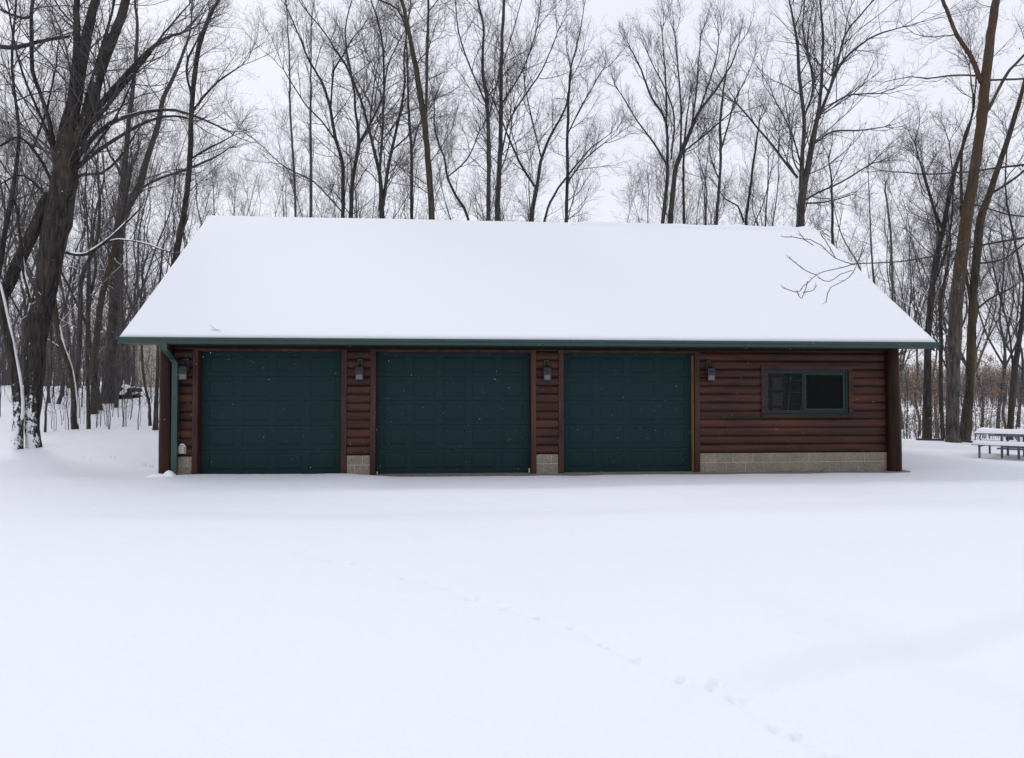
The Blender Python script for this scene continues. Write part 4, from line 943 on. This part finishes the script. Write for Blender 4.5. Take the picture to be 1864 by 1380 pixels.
# ---- tree standing out of frame on the right, its low branches reach over the roof corner
make_tree('overhanging_tree', 'near tree outside the right edge whose thin low branch reaches over the roof corner', [
  S((2080, 980, 50), (2070, 760, 44), (2062, 560, 40), (2050, 380, 34), (2040, 200, 28), (2030, 0, 22), dens=.7),
  S((2056, 470, 11), (1960, 430, 9), (1900, 428, 8), (1840, 437, 6.5), (1780, 447, 5), (1700, 466, 4), (1640, 476, 3.4), (1570, 480, 3), (1540, 484, 2.6), (1500, 494, 2.1), (1478, 507, 1.9), (1464, 522, 1.6), (1448, 534, 1.3), (1428, 525, 1.1)
 , dens=4.5, ls=.075, clear=1, lean=0, ws=.8),
  S((1556, 482, 2.6), (1520, 470, 2.1), (1496, 447, 1.8), (1475, 438, 1.6), (1455, 433, 1.4), (1427, 430, 1.1), dens=6, ls=.07, clear=1, ws=.75), S((1487, 501, 1.6), (1470, 494, 1.3), (1452, 482, 1.2), (1437, 470, 1.0), dens=6, ls=.07, clear=1, ws=.75), S((1470, 512, 1.5), (1466, 528, 1.2), (1460, 542, 1.0), (1452, 536, .9), dens=6, ls=.07, clear=1, ws=.75),
  S((1558, 486, 1.9), (1548, 503, 1.6), (1528, 515, 1.4), (1512, 524, 1.2), (1503, 545, 1.0), dens=6, ls=.07, clear=1, ws=.75), S((1552, 492, 1.5), (1530, 500, 1.2), (1510, 512, 1.1), (1493, 506, .9), dens=6, ls=.07, clear=1, ws=.75), S((1521, 470, 1.5), (1511, 452, 1.3), (1502, 438, 1.2), (1494, 428, 1.0), dens=6, ls=.07, clear=1, ws=.75), S((1481, 447, 1.2), (1464, 436, 1.0), (1458, 427, .9), dens=6, ls=.07, clear=1, ws=.75), S((1462, 532, 1.2), (1476, 530, 1.0), (1484, 524, .9), dens=6, ls=.07, clear=1, ws=.75),
  S((2045, 330, 10), (1960, 300, 8), (1864, 300, 5), (1800, 308, 4), (1700, 318, 3), (1650, 314, 2.5), (1606, 312, 1.5), ls=.35, dens=1.6, lean=0, snow=(.35, .75), sw=.7),
  S((2050, 400, 7), (1950, 380, 5), (1870, 395, 3.5), (1800, 380, 2.5), (1740, 360, 1.5), ls=.4, dens=1.6), S((1780, 447, 2.5), (1740, 430, 2), (1690, 400, 1.5), (1660, 390, 1), ls=.25, dens=2), S((1700, 466, 2.), (1670, 440, 1.6), (1655, 420, 1), ls=.2, dens=2)
 ], -3.6, M_BARK_DARKU, dict(L1=1.8, dens=1, clear=3.6, K=(3, 3)), seed=77)

# ---- woods behind: individually placed trees sharing a few bodies
def variant(kind, seed):
    rng = np.random.default_rng(seed); H = {0: 13, 1: 11, 2: 9}[kind]
    n = 10; W = []; r0 = {0: .095, 1: .07, 2: .05}[kind]; a = rng.uniform(0, 6.28)
    x = y = 0
    for k in range(n+1):
        t = k/n; W.append([x, y, -.3+t*H*.9, r0*(1.15 if k == 0 else 1)*(1-.82*t)]); x += rng.normal(0, .13); y += rng.normal(0, .13)
    stems = [(smooth_path(W), {})]
    for q in range(rng.integers(1, 4)):
        k = rng.integers(3, 7); b = W[k]; a = rng.uniform(0, 6.28); L = (H-b[2])*.8; Wq = [[*b[:3], b[3]*.75]]
        for j in range(1, 6):
            t = j/5; Wq.append([b[0]+cos(a)*L*.38*t**.8+rng.normal(0, .08), b[1]+sin(a)*L*.38*t**.8+rng.normal(0, .08), b[2]+L*t, b[3]*.75*(1-.8*t)])
        stems.append((smooth_path(Wq), {}))
    p = dict(L1=H*.19, dens=1.5, clear=H*(.22 if kind else .32), ang1=(25, 60), up=.6, wander=.13, K=(6, 5, 3), tw=.003)
    limb, tw, lv = canopy(stems, p, rng)
    trunk = quadmesh('trunk', *merge([tubes(s[None, :, :3], s[None, :, 3], 7) for s, _ in stems])); crown = quadmesh('crown', *merge(limb+tw))
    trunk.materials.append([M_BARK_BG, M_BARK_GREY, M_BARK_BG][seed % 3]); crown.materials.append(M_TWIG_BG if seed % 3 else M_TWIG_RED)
    P1, R1 = lv; fl = (np.abs(norm(P1[:, -1]-P1[:, 0])[:, 2]) < .75) & (P1[:, 0, 2] < H*.6)
    sn = quadmesh('snow', *snow_strip(P1[fl], np.maximum(R1[fl], .012), .9, .6)); sn.materials.append(M_SNOWCAP)
    return trunk, crown, H, sn
VAR = [variant(k % 3, 100+k) for k in range(9)]
def put(var, x, y, s, rot, label, name='forest_tree', cat='tree', group=None, extra=None):
    t = empty(name, (x, y, gz(x, y)-.03)); t.rotation_euler = (0, 0, rot); t.scale = (s*.95, s*.95, s); tag(t, label, cat, group)
    for nm, me in (('trunk', var[0]), ('crown', var[1])):
        o = bpy.data.objects.new(nm, me); COL.objects.link(o); o.parent = t
    if len(var) == 4 and var[3] is not None and not extra: o = bpy.data.objects.new('snow', var[3]); o['kind'] = 'stuff'; COL.objects.link(o); o.parent = t
    if extra: o = bpy.data.objects.new('leaves', extra); COL.objects.link(o); o.parent = t
    return t
rw = random.Random(42)
def wood(n, px0, px1, Y0, Y1, top, label, group, minh=5, ok=None):
    c = 0
    while c < n:
        px = rw.uniform(px0, px1); Y = Y0+(Y1-Y0)*rw.random()**.8; ty = top(px)*1.0+rw.uniform(-30, 90)
        P = at(px, 500, Y); g = gz(P[0], P[1])
        zt = at(px, ty, Y)[2]; h = min(max(zt-g, minh), 18)
        k = rw.randrange(9); v = VAR[k]
        if 228 < px < 305 and Y < 31: continue
        if h < 9 and k % 3 == 0: k = 3*(k//3)+2; v = VAR[k]
        put(v, P[0], P[1], h/v[2], rw.uniform(0, 6.28), label, group=group); c += 1
def top_mid(px):
    g = 240
    if 430 < px < 540: g = 270
    if 1060 < px < 1160: g = 300
    if 540 <= px <= 1000: g = 200
    return g
wood(27, -60, 330, 15, 46, lambda p: 150 if p < 250 else 230, 'bare tree in the dense woods behind the left side of the yard', 'bare trees in the woods left of the garage')
wood(36, 320, 1640, 15, 44, top_mid, 'bare grey tree in the woods rising behind the snowy roof', 'bare trees in the woods behind the roof')
wood(20, 1590, 1960, 14, 55, lambda p: 330 if p < 1680 else 230, 'bare tree in the open woods beyond the right side of the yard', 'bare trees in the woods right of the garage')

# ---- beech saplings that hold their tan leaves, and bare saplings
def sap(seed, H, leaf):
    rng = np.random.default_rng(seed); W = []; x = y = 0
    for k in range(6):
        t = k/5; W.append([x, y, -.15+H*t, .022*(H/3)*(1-.8*t)]); x += rng.normal(0, .06); y += rng.normal(0, .06)
    st = smooth_path(W); p = dict(L1=H*.28, dens=3.0, clear=H*.2, ang1=(35, 70), up=.3, wander=.12, K=(5, 4))
    limb, tw, lv = canopy([(st, {})], p, rng); tr = quadmesh('trunk', *tubes(st[None, :, :3], st[None, :, 3], 6)); cr = quadmesh('crown', *merge(limb+tw))
    tr.materials.append(M_BARK_GREY); cr.materials.append(M_TWIG); lf = None
    if leaf:
        P, R = lv; n = leaf; i = rng.integers(0, len(P), n); j = rng.integers(2, P.shape[1], n); C = P[i, j]+rng.normal(0, .14, (n, 3)); C[:, 2] = np.maximum(C[:, 2], .25)
        a = norm(rng.normal(0, 1, (n, 3))-np.array([0, 0, .9])); b = norm(np.cross(a, rng.normal(0, 1, (n, 3)))); s = .05*rng.uniform(.6, 1.2, (n, 1))
        lf = quadmesh('leaves', np.stack([C, C+a*s+b*s*.5, C+a*s*2, C+a*s-b*s*.5], 1).reshape(-1, 3), np.arange(n*4).reshape(-1, 4), False); lf.materials.append(M_LEAF)
    return tr, cr, H, lf
BE = [sap(200+k, 3.4, 300) for k in range(4)]; BS = [sap(220+k, 2.6, 0) for k in range(4)]
for k in range(17):
    px = [1652, 1664, 1676, 1700, 1708, 1716, 1724, 1672, 1776, 1790, 1806, 1822, 1850, 1700, 1712, 1764, 1645][k]; Y = rw.uniform(11, 19); P = at(px, 760, Y)
    v = BE[k % 4]; put(v, P[0], P[1], rw.uniform(.75, 1.25), rw.uniform(0, 6.28), 'young beech still holding tan dead leaves among the trunks on the right', 'beech_sapling', 'sapling', 'leafy beeches on the right', v[3])
for k in range(9):
    px = [96, 118, 150, 168, 186, 205, 222, 176, 60][k]; Y = rw.uniform(17, 26); P = at(px, 700, Y)
    v = BE[k % 4]; put(v, P[0], P[1], rw.uniform(.8, 1.3), rw.uniform(0, 6.28), 'young beech still holding tan dead leaves in the woods on the left', 'beech_sapling', 'sapling', 'leafy beeches on the left', v[3])
for k in range(66):
    px = rw.uniform(78, 290); Y = rw.uniform(9.5, 19); P = at(px, 740, Y); Y = Y if px < 235 else Y; v = BS[k % 4]
    put(v, P[0], P[1], rw.uniform(.3, 1.0), rw.uniform(0, 6.28), 'thin bare sapling sticking out of the snow bank left of the garage', 'bare_sapling', 'sapling', 'bare saplings on the snow bank')
for k in range(16):
    px = rw.uniform(1640, 1870); Y = rw.uniform(10, 13); P = at(px, 800, Y); v = BS[k % 4]
    put(v, P[0], P[1], rw.uniform(.35, .9), rw.uniform(0, 6.28), 'thin bare sapling at the yard edge right of the garage', 'bare_sapling', 'sapling', 'bare saplings at the right yard edge')
# a few bigger ones traced
for i, (nm, lb, Y, st) in enumerate([
  ('bare_sapling', 'taller straight bare sapling in front of the large forked tree', 10.5, [S((162, 750, 7), (160, 700, 7), (159, 617, 6), (160, 509, 5), (166, 420, 3), (170, 340, 2))]),
  ('bare_sapling', 'bare sapling close to the left corner post in front of the tan shed', 12, [S((272, 738, 6), (262, 690, 5), (259, 650, 4.5), (256, 560, 3.5), (262, 480, 2.5))]),
  ('bare_sapling', 'dark thin trunk touching the left corner post', 9.5, [S((284, 735, 9), (287, 680, 7), (288, 620, 6), (290, 540, 5), (296, 450, 3))]),
  ('bare_sapling', 'thin sapling standing just right of the huge multi-stemmed tree', 9.5, [S((84, 742, 4), (92, 680, 4), (93, 600, 3.5), (100, 500, 2))])]):
    make_tree(nm, lb, st, Y, M_BARK_GREY, dict(L1=1.3, clear=1.3, K=(4, 4), dens=2.2), seed=300+i, cat='sapling', snow=4)

# ---- far wood: a mass nobody could count
def far_wood():
    rng = np.random.default_rng(9); parts = []
    def patch(n, pick, H0, H1, K):
        xs, ys = pick(n); zs = ground(xs, ys, False); H = rng.uniform(H0, H1, n)
        Sx = np.stack([xs, ys, zs-.3], 1); D = np.stack([rng.normal(0, .06, n), rng.normal(0, .06, n), np.ones(n)], 1)
        P, R = grow(Sx, D, H, H*.009+.02, 5, .2, .05, rng, .15); parts.append(tubes(P, R, 4))
        S1, D1, L1, R1 = child(P, R, H, K[0], .12, 30, 70, .34, rng, rmin=.022, tp=.45); P1, R1 = grow(S1, D1, L1, R1, 3, .4, .15, rng); parts.append(tubes(P1, R1, 3))
        S2, D2, L2, R2 = child(P1, R1, L1, K[1], .15, 30, 65, .6, rng, rmin=.016); P2, R2 = grow(S2, D2, L2, R2, 2, .3, .15, rng); parts.append(tubes(P2, R2, 3))
    def left(n):
        d = rng.uniform(44, 85, n); px = rng.uniform(-150, 380, n); W = np.array([at(a, 700, b) for a, b in zip(px, d)]); return W[:, 0], W[:, 1]
    def right(n):
        d = rng.uniform(105, 190, n); px = rng.uniform(1500, 2150, n); W = np.array([at(a, 700, b) for a, b in zip(px, d)]); return W[:, 0], W[:, 1]
    def mid(n):
        d = rng.uniform(60, 120, n); px = rng.uniform(300, 1600, n); W = np.array([at(a, 700, b) for a, b in zip(px, d)]); return W[:, 0], W[:, 1]
    patch(300, left, 6, 10.5, (12, 5)); patch(1700, right, 5, 8.5, (9, 4)); patch(60, mid, 10, 16, (12, 5))
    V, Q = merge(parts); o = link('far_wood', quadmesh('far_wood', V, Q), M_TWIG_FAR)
    tag(o, 'distant bare wood on the rising ground far beyond the yard', 'woods', kind='stuff')
far_wood()
# dense brush between the trunks
def brush(nm, lab, px0, px1, Y0, Y1, n, H0, H1, sd):
    rng = np.random.default_rng(sd); px = rng.uniform(px0, px1, n); d = rng.uniform(Y0, Y1, n); W = np.array([at(a, 740, b) for a, b in zip(px, d)]); z = ground(W[:, 0], W[:, 1], False)
    H = rng.uniform(H0, H1, n); P, R = grow(np.stack([W[:, 0], W[:, 1], z-.05], 1), np.stack([rng.normal(0, .18, n), rng.normal(0, .18, n), np.ones(n)], 1), H, H*.003+.005, 4, .2, .09, rng, .35)
    S1, D1, L1, R1 = child(P, R, H, 5, .2, 30, 70, .4, rng, rmin=.004); P1, R1 = grow(S1, D1, L1, R1, 3, .3, .12, rng)
    S2, D2, L2, R2 = child(P1, R1, L1, 3, .2, 30, 60, .5, rng, rmin=.004); P2, R2 = grow(S2, D2, L2, R2, 2, .2, .12, rng)
    o = link(nm, quadmesh(nm, *merge([tubes(P, R, 3), tubes(P1, R1, 3), tubes(P2, R2, 3)])), M_TWIG); tag(o, lab, 'brush', kind='stuff')
brush('underbrush', 'tangle of thin brush in the woods left of the garage', -80, 320, 18, 42, 420, .6, 3.2, 5)
brush('underbrush', 'tangle of thin brush beyond the yard edge right of the garage', 1560, 1960, 11, 50, 420, .5, 2.6, 6)

# ================================================================== picnic table
PT0 = at_z(1768, 811, .35); dirv = norm(np.array([.68, -.735, 0])); nv = np.array([-dirv[1]*-1, dirv[0]*-1, 0]); nv = np.array([.735, .68, 0])
tz = .12
TB = empty('picnic_table', (PT0[0], PT0[1], gz(PT0[0], PT0[1]))); tag(TB, 'picnic table on blue-grey steel legs, top and benches buried under thick snow', 'picnic table')
def obox(mb, o, l0, l1, w0, w1, z0, z1, b=.004):
    """box in table axes: l along, w across"""
    n0 = len(mb.v); mb.box(l0, l1, w0, w1, z0, z1, b)
    for i in range(n0, len(mb.v)):
        a, c, z = mb.v[i]; P = o+dirv*a+nv*c; mb.v[i] = (P[0], P[1], z)
M_PLANK = wood_mat('plank', (.10, .06, .035), (.26, .17, .10), (.33, .22, .12), axis='Z')
M_STEEL = simple('blue_grey_steel', (.10, .13, .19), .55, .15, 8, .1, .001)
O = np.array([PT0[0], PT0[1], 0]); L = 1.83
BZ, TZ = .36, .62                     # undersides above the snow, the feet stand in it
def slab_snow(name, l0, l1, w0, w1, z, h, par, sd):
    nl, nw = 34, 12; vs = []; fs = []
    for i in range(nl+1):
        for j in range(nw+1):
            a, c = i/nl, j/nw; e = min(min(a, 1-a)*(l1-l0), min(c, 1-c)*(w1-w0)); f = math.sqrt(max(0, 1-(1-min(1, e/.10))**2))
            zz = z+h*f*(1+.7*float(vnoise(np.array([a*4+sd]), np.array([c*2.]), sd)[0]))
            P = O+dirv*(l0+(l1-l0)*a)+nv*(w0+(w1-w0)*c); vs.append((P[0], P[1], zz-(.012 if e == 0 else 0)))
    for i in range(nl):
        for j in range(nw): k = i*(nw+1)+j; fs.append((k, k+nw+1, k+nw+2, k+1))
    mb = MB(); mb.add(vs, fs, True); return mb.build(name, M_SNOWCAP, par, fix=False)
mb = MB()
for k in range(5): obox(mb, O, -.0, L, .42+k*.15, .42+k*.15+.143, TZ, TZ+.04)
top = mb.build('tabletop', M_PLANK, TB); slab_snow('snow_layer', -.02, L+.02, .41, 1.175, TZ+.035, .095, top, 3)
for w0 in (0.0, 1.33):
    mb = MB()
    for k in range(2): obox(mb, O, 0, L, w0+k*.13, w0+k*.13+.124, BZ, BZ+.035)
    be = mb.build('bench', M_PLANK, TB); slab_snow('snow_layer', -.015, L+.015, w0-.01, w0+.265, BZ+.03, .075, be, 5+int(w0))
zg = -.1
for l in (.15, 1.55):
    mb = MB()
    for w_ in (.12, 1.45): obox(mb, O, l-.022, l+.022, w_-.022, w_+.022, zg, BZ-.012)
    obox(mb, O, l-.02, l+.02, .05, 1.5, BZ-.045, BZ-.003); mb.build('leg_frame', M_STEEL, TB)
for w_ in (.36, 1.20):
    mb = MB()
    for l in (.58, .92): obox(mb, O, l-.024, l+.024, w_-.024, w_+.024, zg, TZ-.043)
    obox(mb, O, .48, 1.02, w_-.022, w_+.022, BZ-.10, BZ-.06); obox(mb, O, .3, 1.5, w_-.02, w_+.02, TZ-.04, TZ-.003); mb.build('pedestal', M_STEEL, TB)
# timber edging of the yard
def timber(x0, y0, x1, y1, Y0, Y1, lab):
    a = at(x0, y0, Y0); b = at(x1, y1, Y1); mb = MB(); d = b-a; nn = norm(np.array([-d[1], d[0], 0]))*.07; V = []
    for t in np.linspace(0, 1, 12):
        c = a+d*t; g = gz(c[0], c[1])
        c = c.copy(); c[2] = max(g-.02, c[2]-.05); j = .004*sin(t*40)
        V += [tuple(c-nn-[0, 0, .12]), tuple(c-nn+[0, 0, .075+j]), tuple(c+nn+[0, 0, .075+j]), tuple(c+nn-[0, 0, .12])]
    F_ = [(i*4+k, i*4+(k+1) % 4, i*4+4+(k+1) % 4, i*4+4+k) for i in range(11) for k in range(4)]+[(0, 1, 2, 3), (47, 46, 45, 44)]
    mb.add(V, F_); o = mb.build('edging_timber', simple('old_timber', (.06, .045, .035), .9, .3, 6, .5, .01)); tag(o, lab, 'timber', 'landscape timbers along the yard edge')
timber(1668, 808, 1718, 811, 8.3, 8.0, 'long dark timber in the snow left of the tall rusty tree'); timber(1750, 812, 1800, 819, 7.7, 7.2, 'dark timber in the snow right of the tall rusty tree, ending near the picnic bench')
# concrete ring / fire pit block just visible below the table
c = at(1856, 829, 6.2); fp = MB(); g = gz(c[0], c[1])
for k in range(12):
    a0 = 2*pi*k/12+.04; a1 = 2*pi*(k+1)/12-.04; vs = []
    for (r, z) in ((.42, 0), (.58, 0), (.58, .22), (.42, .22)):
        for a in (a0, a1): vs.append((c[0]+.35+r*cos(a), c[1]+r*sin(a), g-.04+z))
    fp.add(vs, [(0, 1, 3, 2), (2, 3, 5, 4), (4, 5, 7, 6), (6, 7, 1, 0), (0, 2, 4, 6), (1, 7, 5, 3)])
tag(fp.build('fire_ring', M_BLOCK), 'low ring of tan blocks seen under the picnic table at the right edge', 'fire ring')

# ================================================================== tan shed at the left, brush pile
a = at(245.5, 711, 30); xs0 = a[0]; g = gz(a[0]+2, 31); SH_ = empty('shed', (a[0], 30, g)); tag(SH_, 'small tan shed half hidden behind the left end of the garage', 'shed')
mb = MB(); mb.box(xs0+.10, xs0+4.2, 30.03, 33.5, g-.3, g+2.75)
for k in range(16): mb.box(xs0+.10, xs0+4.2, 30.012, 30.03, g+k*.17+.006, g+k*.17+.164)
mb.build('wall', simple('tan_siding', (.60, .53, .43), .75, .08, 3, .1, .003), SH_)
mb = MB(); mb.box(xs0, xs0+.12, 29.99, 30.1, g-.3, g+2.75, .004); mb.build('corner_board', simple('grey_board', (.25, .25, .24), .8), SH_)
mb = MB(); mb.prism([(29.6, g+2.72), (31.8, g+3.9), (34, g+2.72)], 0, xs0-.25, xs0+4.45); rs_ = mb.build('roof', M_BEAM, SH_)
mb = MB(); mb.prism([(29.58, g+2.735), (29.62, g+2.85), (31.8, g+4.03), (33.98, g+2.85), (34.02, g+2.735), (31.8, g+3.915)], 0, xs0-.27, xs0+4.47); mb.build('snow_cover', M_SNOWCAP, rs_)
mb = MB(); mb.tube([(at(255, 640, 27)[0]-.0, 27, g-.3), (at(255, 640, 27)[0], 27, g+2.7)], .05, 8)
b0 = at(232, 706, 21); g = gz(b0[0], b0[1]); BP = empty('log_pile', (b0[0], b0[1], g)); tag(BP, 'snow covered pile of dark logs on the bank left of the garage', 'log pile')
rl = random.Random(8)
for k, (dx, dz, r, ln, an) in enumerate([(-.55, .12, .13, .9, .3), (-.2, .14, .15, 1.0, .15), (.18, .12, .14, 1.1, -.1), (.5, .10, .11, .9, -.35), (-.02, .36, .12, .9, .5), (.33, .34, .11, 1.0, .1)]):
    mb = MB(); mb.tube([(b0[0]+dx-sin(an)*ln/2, b0[1]-ln/2*cos(an), g+dz), (b0[0]+dx+sin(an)*ln/2, b0[1]+ln/2*cos(an), g+dz+.02)], r, 12); mb.build('log', M_BARK_DARKU, BP)
mound('snow_layer', (b0[0]-.12, b0[1]+.0, g+.16), .80, .62, .50, parent=BP, seed=12); mound('snow_layer', (b0[0]-.95, b0[1]-.2, g-.02), .7, .55, .40, parent=BP, seed=14)
# weed tufts poking out of the snow
for i, (x, y, n) in enumerate([(268, 852, 5), (286, 861, 3), (208, 826, 2), (156, 822, 3), (276, 853, 3)]):
    P = at_z(x, y, -.05) if y > 840 else at(x, y, 3.5); g = gz(P[0], P[1]); rng = np.random.default_rng(i)
    Pp, Rr = grow(np.tile([P[0], P[1], g-.02], (n, 1))+rng.normal(0, .04, (n, 3))*[1, 1, 0], rng.normal(0, .6, (n, 3))*[1, 1, .2]+[0, 0, 1], rng.uniform(.06, .17, n), np.full(n, .0035), 3, .1, .2, rng)
    o = link('dry_weed', quadmesh('dry_weed', *tubes(Pp, Rr, 3)), M_TWIG); tag(o, 'tiny dry weed tuft poking out of the snow left of the garage corner', 'weed', 'dry weed tufts in the snow')

rng = np.random.default_rng(44)
def twig_litter(name, label, pts, cat='twig', group=None):
    P, R = grow(np.array(pts), norm(np.c_[rng.normal(0, 1, (len(pts), 2)), rng.normal(0, .12, len(pts))]), rng.uniform(.12, .26, len(pts)), np.full(len(pts), .004), 5, 0, .22, rng)
    S1, D1, L1, R1 = child(P, R, np.full(len(pts), .3), 2, .2, 30, 60, .5, rng); P1, R1 = grow(S1, D1, L1, R1*.6, 3, 0, .15, rng)
    P[..., 2] = np.maximum(P[..., 2], np.array(pts)[:, None, 2]-.01)
    tag(link(name, quadmesh(name, *merge([tubes(P, R, 4), tubes(P1, R1, 3)])), M_TWIG), label, cat, group)
for (x, y) in ((383, 604), (396, 606)):
    Yr = EY+.05; P_ = at(x, y, Yr); twig_litter('fallen_twig', 'small dark fallen twig lying in the roof snow just above the gutter', [[P_[0], Yr, EZ+.10+.12*.72]], group='fallen twigs on the roof')
# ---- falling snow
rng = np.random.default_rng(1); n = 1500
C = np.stack([rng.uniform(-8, 11, n), rng.uniform(-10.5, -.7, n), rng.uniform(.15, 3.1, n)], 1); r = rng.uniform(.0011, .0027, n)
O6 = np.array([[1, 0, 0], [0, 1, 0], [-1, 0, 0], [0, -1, 0], [0, 0, 1], [0, 0, -1]], float)
V = (C[:, None]+O6[None]*r[:, None, None]).reshape(-1, 3); T_ = np.array([[0, 1, 4], [1, 2, 4], [2, 3, 4], [3, 0, 4], [1, 0, 5], [2, 1, 5], [3, 2, 5], [0, 3, 5]])
Q = (np.arange(n)[:, None, None]*6+T_[None]).reshape(-1, 3)
tag(link('falling_snow', quadmesh('falling_snow', V, Q), M_SNOWCAP), 'tiny snowflakes drifting down in front of the garage', 'snowfall', kind='stuff')

# ------------------------------------------------------------------ colour management
vs_ = scn.view_settings; vs_.view_transform = 'Standard'; vs_.look = 'None'; vs_.exposure = 0.0; vs_.gamma = 1.0
scn.display_settings.display_device = 'sRGB'
scn.cycles.max_bounces = 6; scn.cycles.transparent_max_bounces = 8
